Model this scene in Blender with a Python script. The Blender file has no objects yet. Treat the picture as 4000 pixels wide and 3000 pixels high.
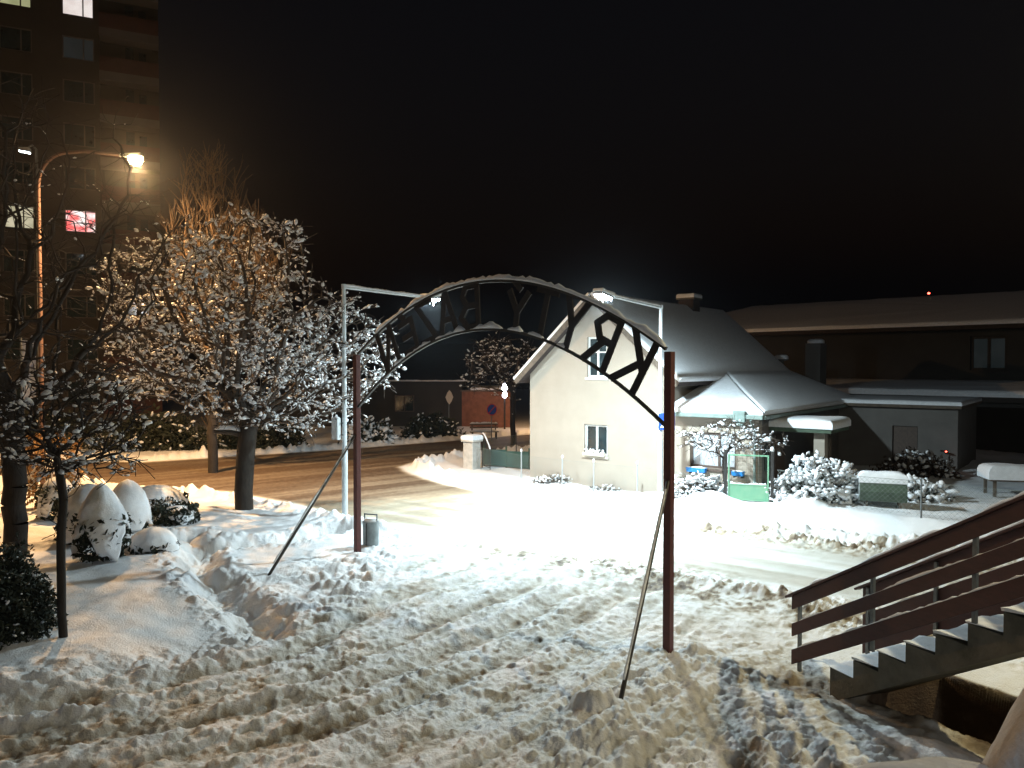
import bpy, math, random
import numpy as np
from mathutils import Vector, Matrix
R = math.radians
random.seed(7); RNG = np.random.default_rng(11)
scene = bpy.context.scene
COL = scene.collection
H = 4.4                       # eye height above the road
TH = 38.0                     # the house, road and gateway are turned by this angle
E = np.array([math.cos(R(TH)), -math.sin(R(TH))]); N = np.array([math.sin(R(TH)), math.cos(R(TH))])

# ------------------------------------------------------------------ helpers
def tag(o, label=None, cat=None, group=None, kind=None):
    if label: o['label'] = label
    if cat: o['category'] = cat
    if group: o['group'] = group
    if kind: o['kind'] = kind
    return o
def thing(name, label, cat, loc=(0, 0, 0), rz=0.0, group=None):
    o = bpy.data.objects.new(name, None); COL.objects.link(o)
    o.empty_display_size = .2
    o.location = loc; o.rotation_euler = (0, 0, rz)
    return tag(o, label, cat, group)
def np_mesh(name, V, faces, smooth=False):
    me = bpy.data.meshes.new(name)
    V = np.asarray(V, dtype=np.float32)
    loops = []; tot = []
    for f in faces:
        f = np.asarray(f, dtype=np.int32)
        if f.size == 0: continue
        loops.append(f.ravel()); tot.append(np.full(f.shape[0], f.shape[1], dtype=np.int32))
    loops = np.concatenate(loops); tot = np.concatenate(tot)
    start = np.concatenate([[0], np.cumsum(tot)[:-1]]).astype(np.int32)
    me.vertices.add(len(V)); me.vertices.foreach_set('co', V.ravel())
    me.loops.add(len(loops)); me.loops.foreach_set('vertex_index', loops)
    me.polygons.add(len(tot)); me.polygons.foreach_set('loop_start', start); me.polygons.foreach_set('loop_total', tot)
    me.update(calc_edges=True); me.validate()
    if smooth: me.polygons.foreach_set('use_smooth', np.ones(len(tot), dtype=bool))
    return me
def link(name, me, material, parent=None, loc=None):
    o = bpy.data.objects.new(name, me); COL.objects.link(o)
    if material: me.materials.append(material)
    if parent: o.parent = parent
    if loc is not None: o.location = loc
    return o
class MB:
    """collects boxes, tubes, prisms as one mesh"""
    def __init__(s): s.v = []; s.f = []
    def add(s, vs, fs):
        b = len(s.v); s.v += [tuple(v) for v in vs]; s.f += [tuple(i + b for i in f) for f in fs]; return s
    def box(s, x0, x1, y0, y1, z0, z1):
        vs = [(x, y, z) for z in (z0, z1) for y in (y0, y1) for x in (x0, x1)]
        return s.add(vs, [(0, 2, 3, 1), (4, 5, 7, 6), (0, 1, 5, 4), (2, 6, 7, 3), (0, 4, 6, 2), (1, 3, 7, 5)])
    def hexa(s, bottom, top):
        return s.add(list(bottom) + list(top), [(3, 2, 1, 0), (4, 5, 6, 7), (0, 1, 5, 4), (1, 2, 6, 5), (2, 3, 7, 6), (3, 0, 4, 7)])
    def prism(s, poly, off):
        n = len(poly); off = Vector(off); a = [Vector(p) for p in poly]
        return s.add(a + [p + off for p in a], [tuple(range(n))[::-1], tuple(range(n, 2 * n))] + [(i, (i + 1) % n, n + (i + 1) % n, n + i) for i in range(n)])
    def tube(s, pts, rad, n=8, cap=True):
        pts = [Vector(p) for p in pts]
        if not hasattr(rad, '__len__'): rad = [rad] * len(pts)
        prev = None; b = len(s.v)
        for i, p in enumerate(pts):
            d = (pts[min(i + 1, len(pts) - 1)] - pts[max(i - 1, 0)]).normalized()
            if prev is None:
                u = d.orthogonal().normalized()
            else:
                u = (prev - d * prev.dot(d)).normalized()
            prev = u; w = d.cross(u)
            for k in range(n):
                a = 2 * math.pi * k / n
                s.v.append(tuple(p + rad[i] * (math.cos(a) * u + math.sin(a) * w)))
        for i in range(len(pts) - 1):
            for k in range(n):
                s.f.append((b + i * n + k, b + i * n + (k + 1) % n, b + (i + 1) * n + (k + 1) % n, b + (i + 1) * n + k))
        if cap:
            s.f.append(tuple(b + k for k in range(n))[::-1]); s.f.append(tuple(b + (len(pts) - 1) * n + k for k in range(n)))
        return s
    def bar(s, p0, p1, w, h):   # rectangular bar, h is measured upwards
        p0 = Vector(p0); p1 = Vector(p1); d = (p1 - p0).normalized()
        side = d.cross(Vector((0, 0, 1)))
        if side.length < 1e-4: side = Vector((1, 0, 0))
        side.normalize(); up = side.cross(d).normalized()
        q = lambda p: [p + side * a * w / 2 + up * b * h / 2 for a, b in ((-1, -1), (1, -1), (1, 1), (-1, 1))]
        return s.add(q(p0) + q(p1), [(0, 1, 2, 3), (7, 6, 5, 4), (0, 4, 5, 1), (1, 5, 6, 2), (2, 6, 7, 3), (3, 7, 4, 0)])
    def lathe(s, prof, n=16, c=(0, 0, 0)):
        b = len(s.v)
        for r, z in prof:
            for k in range(n):
                a = 2 * math.pi * k / n
                s.v.append((c[0] + r * math.cos(a), c[1] + r * math.sin(a), c[2] + z))
        for i in range(len(prof) - 1):
            for k in range(n):
                s.f.append((b + i * n + k, b + i * n + (k + 1) % n, b + (i + 1) * n + (k + 1) % n, b + (i + 1) * n + k))
        s.f.append(tuple(b + k for k in range(n))[::-1]); s.f.append(tuple(b + (len(prof) - 1) * n + k for k in range(n)))
        return s
    def build(s, name, material, parent=None, smooth=False, bevel=0, world=False):
        me = bpy.data.meshes.new(name)
        v = s.v
        if world and parent is not None:
            o = parent
            off = Vector((0, 0, 0))
            while o is not None: off += o.location; o = o.parent
            v = [tuple(Vector(p) - off) for p in v]
        me.from_pydata(v, [], s.f); me.update()
        if smooth:
            me.polygons.foreach_set('use_smooth', [True] * len(me.polygons))
        o = link(name, me, material, parent)
        if smooth and smooth != 2:
            try: me.set_sharp_from_angle(angle=R(40))
            except Exception: pass
        if bevel:
            m = o.modifiers.new('bevel', 'BEVEL'); m.width = bevel; m.segments = 2; m.limit_method = 'ANGLE'; m.angle_limit = R(40)
        return o

# ------------------------------------------------------------------ numpy noise
def _h(ix, iy, seed):
    n = (ix * 374761393 + iy * 668265263 + seed * 1442695041) & 0xffffffff
    n = ((n ^ (n >> 13)) * 1274126177) & 0xffffffff
    n = n ^ (n >> 16)
    return (n & 0xffff) / 65535.0 * 2 * math.pi
def perlin(x, y, seed=0):
    x = np.asarray(x, float); y = np.asarray(y, float)
    xi = np.floor(x).astype(np.int64); yi = np.floor(y).astype(np.int64)
    xf = x - xi; yf = y - yi
    u = xf ** 3 * (xf * (xf * 6 - 15) + 10); v = yf ** 3 * (yf * (yf * 6 - 15) + 10)
    def g(dx, dy):
        a = _h(xi + dx, yi + dy, seed); return np.cos(a) * (xf - dx) + np.sin(a) * (yf - dy)
    return 1.4 * ((g(0, 0) * (1 - u) + g(1, 0) * u) * (1 - v) + (g(0, 1) * (1 - u) + g(1, 1) * u) * v)
def fbm(x, y, seed=0, oct=4, gain=.5):
    t = 0; a = 1
    for k in range(oct):
        t = t + a * perlin(x * 2 ** k, y * 2 ** k, seed + k * 17); a *= gain
    return t
def lumps(x, y, seed, oct=3):     # rounded lumps with creases between them
    t = 0; a = 1
    for k in range(oct):
        t = t + a * (np.sqrt(perlin(x * 2 ** k, y * 2 ** k, seed + 31 * k) ** 2 + .03) * 1.7 - .55); a *= .5
    return t
def sst(a, b, x):
    t = np.clip((x - a) / (b - a), 0, 1); return t * t * (3 - 2 * t)
def poly_sd(x, y, poly):          # signed distance, positive inside
    d = np.full(x.shape, 1e9); ins = np.zeros(x.shape, bool)
    P = np.array(poly, float)
    for i in range(len(P)):
        a = P[i]; b = P[(i + 1) % len(P)]; e = b - a
        t = np.clip(((x - a[0]) * e[0] + (y - a[1]) * e[1]) / (e @ e), 0, 1)
        d = np.minimum(d, np.hypot(x - a[0] - t * e[0], y - a[1] - t * e[1]))
        c = ((a[1] > y) != (b[1] > y))
        if e[1] != 0: ins ^= c & (x < (e[0] * (y - a[1]) / e[1] + a[0]))
    return np.where(ins, d, -d)
def line_d(x, y, pts):            # distance to a polyline
    d = np.full(x.shape, 1e9); P = np.array(pts, float)
    for a, b in zip(P[:-1], P[1:]):
        e = b - a; t = np.clip(((x - a[0]) * e[0] + (y - a[1]) * e[1]) / (e @ e), 0, 1)
        d = np.minimum(d, np.hypot(x - a[0] - t * e[0], y - a[1] - t * e[1]))
    return d

# ------------------------------------------------------------------ materials
def mat(name, col, rough=.7, var=.18, scale=6.0, bump=0.0, bscale=40.0, metal=0.0, col2=None, emit=None, estr=0.0, spec=.4, stretch=None):
    m = bpy.data.materials.new(name); m.use_nodes = True
    nt = m.node_tree; b = nt.nodes['Principled BSDF']
    b.inputs['Roughness'].default_value = rough; b.inputs['Metallic'].default_value = metal
    b.inputs['Specular IOR Level'].default_value = spec
    tc = nt.nodes.new('ShaderNodeTexCoord'); mp = nt.nodes.new('ShaderNodeMapping')
    nt.links.new(tc.outputs['Object'], mp.inputs['Vector'])
    if stretch: mp.inputs['Scale'].default_value = stretch
    nz = nt.nodes.new('ShaderNodeTexNoise'); nz.inputs['Scale'].default_value = scale; nz.inputs['Detail'].default_value = 6; nz.inputs['Roughness'].default_value = .65
    nt.links.new(mp.outputs[0], nz.inputs['Vector'])
    rp = nt.nodes.new('ShaderNodeValToRGB'); rp.color_ramp.elements[0].position = .3; rp.color_ramp.elements[1].position = .7
    c2 = col2 or tuple(c * (1 - 2 * var) for c in col)
    rp.color_ramp.elements[0].color = (*c2, 1); rp.color_ramp.elements[1].color = (*[min(1, c * (1 + var * .5)) for c in col], 1)
    nt.links.new(nz.outputs[0], rp.inputs[0]); nt.links.new(rp.outputs[0], b.inputs['Base Color'])
    if bump:
        n2 = nt.nodes.new('ShaderNodeTexNoise'); n2.inputs['Scale'].default_value = bscale; n2.inputs['Detail'].default_value = 5
        nt.links.new(mp.outputs[0], n2.inputs['Vector'])
        bp = nt.nodes.new('ShaderNodeBump'); bp.inputs['Strength'].default_value = bump; bp.inputs['Distance'].default_value = .02
        nt.links.new(n2.outputs[0], bp.inputs['Height']); nt.links.new(bp.outputs[0], b.inputs['Normal'])
    if emit:
        b.inputs['Emission Color'].default_value = (*emit, 1); b.inputs['Emission Strength'].default_value = estr
    return m
M = {}
M['snow'] = mat('snow', (.80, .82, .85), .6, .06, 9, .35, 30)
M['bark'] = mat('bark', (.036, .029, .024), .9, .25, 14, .6, 30, stretch=(1, 1, .3))
M['twig'] = mat('twig', (.07, .052, .04), .9, .2, 10)
M['twig_brown'] = mat('twig_brown', (.085, .055, .032), .9, .2, 10)
M['bark_dark'] = mat('bark_dark', (.028, .023, .02), .95, .25, 12, .5, 30, stretch=(1, 1, .3))
M['plaster'] = mat('plaster', (.33, .285, .235), .9, .05, 1.3, .25, 60, col2=(.29, .252, .208))
M['plaster_grey'] = mat('plaster_grey', (.15, .14, .13), .9, .12, 1.0, .3, 40)
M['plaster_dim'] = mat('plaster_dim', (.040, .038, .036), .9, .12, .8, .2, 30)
M['roof_tile'] = mat('roof_tile', (.05, .036, .032), .85, .2, 8, .4, 20)
M['white_paint'] = mat('white_paint', (.72, .72, .70), .5, .06, 9)
M['frame_brown'] = mat('frame_brown', (.10, .07, .055), .6, .2, 10)
M['glass'] = mat('glass', (.02, .035, .04), .08, .2, 3, spec=.8)
M['curtain'] = mat('curtain', (.50, .53, .57), .7, .3, 5, stretch=(6, 6, .4), spec=.5)
M['sill'] = mat('sill', (.55, .50, .42), .8, .1, 8)
M['gutter'] = mat('gutter', (.20, .26, .24), .55, .15, 6)
M['red_paint'] = mat('red_paint', (.095, .024, .02), .55, .22, 12, .25, 60, col2=(.07, .02, .018))
M['rail_red'] = mat('rail_red', (.06, .019, .018), .6, .25, 7, .3, 50, col2=(.038, .013, .012), stretch=(1, 1, 5))
M['letter'] = mat('letter', (.022, .016, .014), .75, .25, 12)
M['dark_steel'] = mat('dark_steel', (.05, .047, .045), .5, .2, 12, metal=.3)
M['galv'] = mat('galv', (.40, .42, .43), .5, .12, 8, metal=.25)
M['galv_dark'] = mat('galv_dark', (.16, .18, .19), .55, .2, 7, .3, 30, metal=.3)
M['pole_white'] = mat('pole_white', (.58, .63, .66), .5, .1, 5)
M['pole_rust'] = mat('pole_rust', (.13, .075, .06), .7, .2, 6)
M['green'] = mat('green', (.10, .27, .17), .55, .2, 3.5, col2=(.20, .34, .22))
M['green_dark'] = mat('green_dark', (.055, .085, .055), .7, .2, 5)
M['wire'] = mat('wire', (.20, .23, .22), .5, .1, 5, metal=.2)
M['concrete'] = mat('concrete', (.13, .12, .10), .9, .25, 2.2, .6, 25, col2=(.055, .055, .04))
M['stone'] = mat('stone', (.50, .48, .44), .9, .15, 4, .6, 22)
M['blue'] = mat('blue', (.02, .20, .55), .5, .1, 4)
M['sign_blue'] = mat('sign_blue', (.02, .07, .34), .45, .05, 4)
M['sign_white'] = mat('sign_white', (.75, .75, .75), .5, .04, 4)
M['sign_red'] = mat('sign_red', (.55, .05, .04), .5, .04, 4)
M['sign_pink'] = mat('sign_pink', (.66, .60, .56), .5, .05, 4)
M['leaf'] = mat('leaf', (.030, .038, .024), .8, .35, 7)
M['leaf_brown'] = mat('leaf_brown', (.36, .20, .07), .8, .35, 7)
M['juniper'] = mat('juniper', (.022, .030, .020), .85, .3, 6)
M['dark_red_panel'] = mat('dark_red_panel', (.06, .024, .022), .8, .15, 2)
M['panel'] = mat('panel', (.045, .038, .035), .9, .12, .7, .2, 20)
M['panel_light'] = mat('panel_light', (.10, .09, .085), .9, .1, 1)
M['brick_red'] = mat('brick_red', (.26, .11, .07), .9, .2, 3, .4, 14)
M['car'] = mat('car', (.03, .033, .04), .3, .1, 4, spec=.6)
M['rubber'] = mat('rubber', (.02, .02, .02), .8, .1, 6)
M['wood_old'] = mat('wood_old', (.14, .11, .085), .85, .25, 6, .3, 20)
def emit_mat(name, col, s): return mat(name, col, .5, 0.0, 1, emit=col, estr=s)
M['led'] = emit_mat('led', (.82, .95, 1.0), 90)
M['led_ice_glow'] = emit_mat('led_ice_glow', (.80, .93, 1.0), 14)
M['sodium'] = emit_mat('sodium', (1.0, .66, .28), 70)
M['lamp_blue_white'] = emit_mat('lamp_blue_white', (.85, .82, 1.0), 26)
M['red_light'] = emit_mat('red_light', (1.0, .08, .05), 12)
def window_mat(name, c1, c2, s):
    m = bpy.data.materials.new(name); m.use_nodes = True; nt = m.node_tree; b = nt.nodes['Principled BSDF']
    tc = nt.nodes.new('ShaderNodeTexCoord'); nz = nt.nodes.new('ShaderNodeTexNoise'); nz.inputs['Scale'].default_value = 1.6
    rp = nt.nodes.new('ShaderNodeValToRGB'); rp.color_ramp.elements[0].position = .38; rp.color_ramp.elements[1].position = .62
    rp.color_ramp.elements[0].color = (*c1, 1); rp.color_ramp.elements[1].color = (*c2, 1)
    nt.links.new(tc.outputs['Object'], nz.inputs['Vector']); nt.links.new(nz.outputs[0], rp.inputs[0])
    nt.links.new(rp.outputs[0], b.inputs['Emission Color']); b.inputs['Emission Strength'].default_value = s
    b.inputs['Base Color'].default_value = (.03, .03, .03, 1); b.inputs['Roughness'].default_value = .6; b.inputs['Specular IOR Level'].default_value = .1
    return m
M['win_white'] = window_mat('win_white', (.80, .70, .66), (.9, .82, .78), .95)
M['win_green'] = window_mat('win_green', (.35, .36, .18), (.45, .45, .25), .8)
M['win_pink'] = window_mat('win_pink', (.9, .12, .12), (1, .9, .88), 1.3)
M['win_yellow'] = window_mat('win_yellow', (.5, .46, .3), (.75, .68, .48), .8)
M['win_blue'] = window_mat('win_blue', (.12, .17, .25), (.6, .7, .9), .6)
M['win_dimblue'] = window_mat('win_dimblue', (.03, .045, .05), (.045, .06, .065), .2)
def ground_mat():
    m = bpy.data.materials.new('trodden_snow'); m.use_nodes = True; nt = m.node_tree; b = nt.nodes['Principled BSDF']
    b.inputs['Roughness'].default_value = .62; b.inputs['Specular IOR Level'].default_value = .35
    at = nt.nodes.new('ShaderNodeAttribute'); at.attribute_name = 'dirt_shade'
    tc = nt.nodes.new('ShaderNodeTexCoord')
    n1 = nt.nodes.new('ShaderNodeTexNoise'); n1.inputs['Scale'].default_value = 5; n1.inputs['Detail'].default_value = 8; n1.inputs['Roughness'].default_value = .7
    nt.links.new(tc.outputs['Object'], n1.inputs['Vector'])
    ad = nt.nodes.new('ShaderNodeMath'); ad.operation = 'MULTIPLY_ADD'; ad.inputs[1].default_value = .5; ad.inputs[2].default_value = -.25
    nt.links.new(n1.outputs[0], ad.inputs[0])
    mul = nt.nodes.new('ShaderNodeMath'); mul.operation = 'MULTIPLY_ADD'
    nt.links.new(ad.outputs[0], mul.inputs[0]); nt.links.new(at.outputs['Fac'], mul.inputs[1]); nt.links.new(at.outputs['Fac'], mul.inputs[2])
    rp = nt.nodes.new('ShaderNodeValToRGB'); cr = rp.color_ramp
    cr.elements[0].position = 0; cr.elements[0].color = (.80, .81, .83, 1)
    cr.elements[1].position = 1; cr.elements[1].color = (.085, .055, .034, 1)
    e = cr.elements.new(.30); e.color = (.58, .565, .52, 1)
    e = cr.elements.new(.62); e.color = (.31, .255, .18, 1)
    nt.links.new(mul.outputs[0], rp.inputs[0]); nt.links.new(rp.outputs[0], b.inputs['Base Color'])
    n2 = nt.nodes.new('ShaderNodeTexNoise'); n2.inputs['Scale'].default_value = 28; n2.inputs['Detail'].default_value = 8; n2.inputs['Roughness'].default_value = .65
    nt.links.new(tc.outputs['Object'], n2.inputs['Vector'])
    bp = nt.nodes.new('ShaderNodeBump'); bp.inputs['Strength'].default_value = .75; bp.inputs['Distance'].default_value = .035
    nt.links.new(n2.outputs[0], bp.inputs['Height']); nt.links.new(bp.outputs[0], b.inputs['Normal'])
    return m
M['ground'] = ground_mat()

# ------------------------------------------------------------------ terrain
ROAD = [(-60, 37.5), (-23, 36), (-17, 35), (-9.4, 40), (-2.9, 45.6), (1, 49.3), (14, 62), (22, 56), (4, 43.5), (-2.3, 38.0), (-4.2, 35), (-4.7, 33.3),
        (-4.2, 31.8), (-2.8, 29.2), (-.73, 26.5), (4.5, 21.8), (8.4, 18.6), (22, 8.0), (17, 5.5), (5.7, 14.8), (1.5, 17.3), (-1.6, 19.6), (-4.6, 21.8), (-7, 24.2), (-10.1, 26.6), (-13.6, 27.7), (-17, 29.4), (-60, 31)]
DRIVE = [(5.6, 14.9), (1.5, 17.4), (-2.2, 20.0), (-2.8, 18.6), (-2.6, 16.5), (-2.9, 14.8), (-3.5, 13.2), (-4.3, 11.9), (-5.2, 10.9), (-7, 10.0), (-10, 9.4), (-15, 9.2), (-12, 4), (5, 4), (4.6, 11.0)]
TRENCH = [(-8.2, 19.2), (-7.3, 17.9), (-6.8, 16.6), (-5.9, 15.1), (-4.9, 14.0), (-4.0, 12.9)]
TRENCH2 = [(-7.3, 18.0), (-5.6, 19.3), (-4.6, 20.2)]
TRACKS = [[(2.2, 16.8), (0.6, 15.4), (-1.2, 13.6), (-3.0, 11.2), (-5.4, 9.5), (-8, 8.9), (-12, 8.6)],
          [(1.0, 17.6), (-.6, 16.2), (-2.3, 14.3), (-3.6, 12.0), (-5.6, 10.3), (-8.5, 9.5), (-12, 9.3)],
          [(3.2, 15.6), (1.6, 14.0), (0.0, 11.8), (-2.2, 9.6), (-5.5, 8.2), (-12, 7.5)],
          [(2.7, 16.2), (1.0, 14.6), (-.6, 12.6), (-2.6, 10.4), (-6.0, 8.9), (-12, 8.2)]]
SD = np.array([.33, -.944]); SL = np.array([.944, .33]); S0 = np.array([4.15, 11.2])   # stair run, across, foot
PIT = [(4.95, 10.45), (5.9, 9.3), (7.3, 7.7), (8.4, 8.7), (6.80, 10.35), (6.2, 11.0), (5.4, 11.0)]
def terrain(x, y):
    x = np.asarray(x, float); y = np.asarray(y, float)
    rd = poly_sd(x, y, ROAD); dr = poly_sd(x, y, DRIVE)
    u = x * E[0] + y * E[1]; v = x * N[0] + y * N[1]
    # undisturbed snow
    und = .02 + .09 * fbm(x * .35, y * .35, 3, 3) + .02 * fbm(x * 1.6, y * 1.6, 5, 3)
    und += .12 * sst(-3.5, -9, x) * sst(26, 21, y) + .22 * np.exp(-(((x + 8.6) / 2.2) ** 2 + ((y - 15.6) / 2.8) ** 2)) * .6
    und += .40 * sst(20.4, 22.4, v) * sst(-14, -6, u) - .12 * sst(17, 13, y) * sst(-6.5, -5, x)
    for cx, cy, rx_, ry_, a_ in ((5.55, 22.75, 1.1, .8, .42), (8.3, 21.8, .6, .5, .30), (7.6, 21.6, .35, .4, .10), (4.6, 23.9, .8, .6, .25)):
        und += a_ * np.exp(-(((x - cx) / rx_) ** 2 + ((y - cy) / ry_) ** 2) ** 1.5) * (1 + .3 * fbm(x * 2, y * 2, 19, 2))
    z = und
    dirt_shade = .02 + 0 * x
    # ploughed banks beside the road
    out = np.clip(-rd, 0, 9)
    bank = np.exp(-((out - .45) / .38) ** 2) * (1 - np.exp(-((rd > 0) * 1.0)) * 0)
    bn = .55 + .9 * np.abs(fbm(x * 1.3, y * 1.3, 9, 3)) + .45 * lumps(x * 3.2, y * 3.2, 21, 2)
    far_amp = .22 + .16 * sst(27, 29, y)
    z = z + np.where(rd < 0, bank * bn * far_amp, 0)
    z = z * sst(.10, .55, out) + np.where(rd < 0, 0, 0)
    # road surface: packed, with ruts along the travel
    mainr = sst(-12.5, -21.5, u + 1.2 * fbm(x * .3, y * .3, 41, 2))
    rut_s = fbm(v * 1.9, u * .10, 40, 4); rut_m = fbm(u * 1.2 - v * .25, v * .08, 44, 4)
    rut = rut_s * (1 - mainr) + rut_m * mainr
    inr = sst(0, .5, rd)
    z = z + inr * (.018 * rut + .010 * fbm(x * 3, y * 3, 12, 3))
    dirt_shade = dirt_shade + inr * ((.30 + .24 * np.clip(rut, -.8, 1)) * (1 - mainr) + (.92 + .20 * rut) * mainr)
    # rough ridges left by the plough on both sides of the side road
    for vv, w, a, dd, u0, u1 in ((14.35, .75, .13, .85, -15, -7), (19.70, .75, .17, .62, -11.5, -8)):
        k = np.exp(-((v - vv - .25 * perlin(u * .5, u * 0, 60)) / w) ** 2) * sst(u0, u1, u)
        z = z + k * a * (.7 * lumps(x * 5.5, y * 5.5, 70, 3) + .5 * fbm(x * 2, y * 2, 72, 2) + .45)
        dirt_shade = dirt_shade + k * dd * np.clip(.30 + 1.0 * fbm(x * 1.6, y * 1.6, 71, 3) + 1.3 * fbm(x * 6, y * 6, 73, 3), 0, 2)
    # churned drive
    ind = sst(-.5, .5, dr + .35 * fbm(x * 1.1, y * 1.1, 80, 3)) * sst(14.9, 14.1, v)
    z = z * (1 - ind) + ind * (.0 - .16 * sst(15.5, 12, y) + .05 * fbm(x * .8, y * .8, 81, 3))
    near = sst(15, 11.5, y)
    am = np.clip(.55 + .9 * fbm(x * .55, y * .55, 89, 2), .15, 1.3)
    lat = line_d(x, y, [(-.4, 19.5), (-1.6, 16.5), (-3.1, 14.6), (-4.4, 12.8), (-6.4, 11.2), (-9.5, 10.3), (-15, 10.0)])
    rutd = fbm(lat * 3.1 + .15 * perlin(x, y, 88), (x - y) * .16, 87, 4)
    ch = lumps(x * 2.6, y * 2.6, 82, 4) * .019 * am + fbm(x * 5.5, y * 5.5, 84, 4) * .016 * am + fbm(x * 10, y * 10, 83, 3) * .010 * (.4 + am) + .060 * np.clip(fbm(x * 4.3, y * 4.3, 78, 3) - .12 - .25 * fbm(x * .9, y * .9, 79, 2), 0, .6) + rutd * .042 * sst(5, 2.5, x)
    z = z + ind * ch * (.65 + .55 * near)
    dirt_shade = dirt_shade + ind * np.clip(.13 + .20 * fbm(x * 1.3, y * 1.3, 85, 4) + .30 * fbm(x * 6, y * 6, 86, 3) - .22 * np.clip(rutd, -.8, .8) + 1.6 * np.clip(perlin(x * 3.1, y * 4.3, 66) - .52, 0, 1), 0, .85)
    # tyre tracks
    for i, t in enumerate(TRACKS):
        d = line_d(x + .1 * perlin(x * .8, y * .8, 90 + i), y, t)
        k = np.exp(-(d / .17) ** 2); sh = np.exp(-((d - .36) / .15) ** 2)
        z = z + ind * (-.06 * k + .035 * sh * (1 + lumps(x * 4, y * 4, 95 + i, 2)))
        dirt_shade = dirt_shade + ind * k * (.34 + .30 * fbm(x * 2, y * 2, 97, 3)) * sst(17, 14.5, y)
    # edge of the drive: thrown-up clods
    eg = np.exp(-((dr + .3) / .55) ** 2) * sst(14.6, 13.6, v) * (x < 1)
    z = z + eg * .12 * (lumps(x * 2.4, y * 2.4, 100, 4) + .35)
    # foot trenches through the smooth snow on the left
    for i, t in enumerate((TRENCH, TRENCH2)):
        d = line_d(x + .22 * perlin(x * 1.4, y * 1.4, 110), y + .22 * perlin(x * 1.4, y * 1.4, 111), t)
        k = np.exp(-(d / .34) ** 2); sh = np.exp(-((d - .62) / .24) ** 2)
        z = z + (1 - ind) * (k * (-.27 + .09 * lumps(x * 3.5, y * 3.5, 112, 3)) + sh * .10 * (.5 + lumps(x * 3, y * 3, 113, 3)))
        dirt_shade = dirt_shade + k * .10
    # clods round the left foot of the gateway
    k = np.exp(-(((x + 3.7) / 1.3) ** 2 + ((y - 15.9) / 1.9) ** 2)); z = z + k * .16 * (.6 + .8 * lumps(x * 2.0, y * 2.0, 120, 4))
    # heaped snow at the right foot of the gateway and round the strut
    k = np.exp(-((line_d(x, y, [(.9, 8.9), (1.5, 9.9), (2.6, 11.5)])) / .85) ** 2)
    z = z + k * (.15 + .09 * fbm(x * 1.1, y * 1.1, 132, 2) + .095 * lumps(x * 2.6, y * 2.6, 130, 4)); dirt_shade = dirt_shade * (1 - .5 * k) + k * .06 * (1 + fbm(x * 2, y * 2, 131, 3))
    k = np.exp(-(((x - 3.2) / 1.6) ** 2 + ((y - 9.0) / 1.3) ** 2)); z = z + k * (.10 + .10 * lumps(x * 2.9, y * 2.9, 133, 4))
    dirt_shade = dirt_shade * (1 - .4 * k) + k * np.clip(.16 + .45 * fbm(x * 2.4, y * 2.4, 134, 4), 0, .6)
    k = sst(.42, .22, np.hypot((x - 1.02) * 1.15 + (y - 9.9) * .3, y - 9.9 - .2 * (x - 1.02)) + .05 * fbm(x * 4, y * 4, 136, 3)); z = z + k * .20
    # pit darkened in colour for the shade under the stair, and bare earth beside
    px = x - S0[0]; py = y - S0[1]; al = px * SD[0] + py * SD[1]; la = px * SL[0] + py * SL[1]
    lan = la + .12 * fbm(x * 1.7, y * 1.7, 140, 3)
    pit = sst(-.02, .16, poly_sd(x + .06 * perlin(x * 3, y * 3, 143), y + .06 * perlin(x * 3, y * 3, 144), PIT))
    z = z - pit * 1.25
    rim = np.exp(-(line_d(x + .25 * fbm(x * 1.7, y * 1.7, 140, 3), y, [(4.3, 10.9), (4.85, 10.35), (5.75, 9.2), (6.8, 7.8)]) / .55) ** 2)
    z = z + rim * (.05 * lumps(x * 3, y * 3, 141, 3) - .10); dirt_shade = dirt_shade + rim * (.62 + .4 * fbm(x * 1.6, y * 1.6, 142, 3)) + sst(-.10, .0, poly_sd(x, y, PIT)) * 1.0
    z = z + sst(60, 160, y) * 1.2 * (y > 60)
    return z, np.clip(dirt_shade, 0, 1), rd, dr, ind
def zg(x, y): return float(terrain(np.array([x]), np.array([y]))[0][0])

def build_ground():
    ys = [-14.0]
    while ys[-1] < 5.5: ys.append(ys[-1] + (1.6 if ys[-1] < 2 else .5))
    while ys[-1] < 75: ys.append(ys[-1] + max(.026, .70 * ys[-1] ** 2 / (H * 768)))
    while ys[-1] < 120: ys.append(ys[-1] * 1.04)
    ys = np.array(ys); nx = 860
    s = np.linspace(-1, 1, nx); s = .80 * s + .45 * s ** 5 + .75 * s ** 15
    w = np.maximum(ys, 6.0)
    X = s[None, :] * w[:, None]; Y = np.repeat(ys[:, None], nx, 1)
    Z, dirt_shade, rd, dr, ind = terrain(X, Y)
    V = np.stack([X, Y, Z], -1).reshape(-1, 3); ny = len(ys)
    idx = np.arange(nx * ny).reshape(ny, nx)
    F = np.stack([idx[:-1, :-1], idx[:-1, 1:], idx[1:, 1:], idx[1:, :-1]], -1).reshape(-1, 4)
    c = lambda a: a[:-1, :-1].ravel()
    kind = np.where(c(rd) > 0.0, 1, np.where(c(ind) > .5, 2, 0))
    for k, nm in ((0, 'ground'), (1, 'road'), (2, 'driveway')):
        f = F[kind == k]; used, inv = np.unique(f.ravel(), return_inverse=True)
        me = np_mesh(nm, V[used], [inv.reshape(-1, 4)], True)
        a = me.attributes.new('dirt_shade', 'FLOAT', 'POINT'); a.data.foreach_set('value', dirt_shade.ravel()[used].astype(np.float32))
        tag(link(nm, me, M['ground']), kind='structure')
build_ground()

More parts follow.
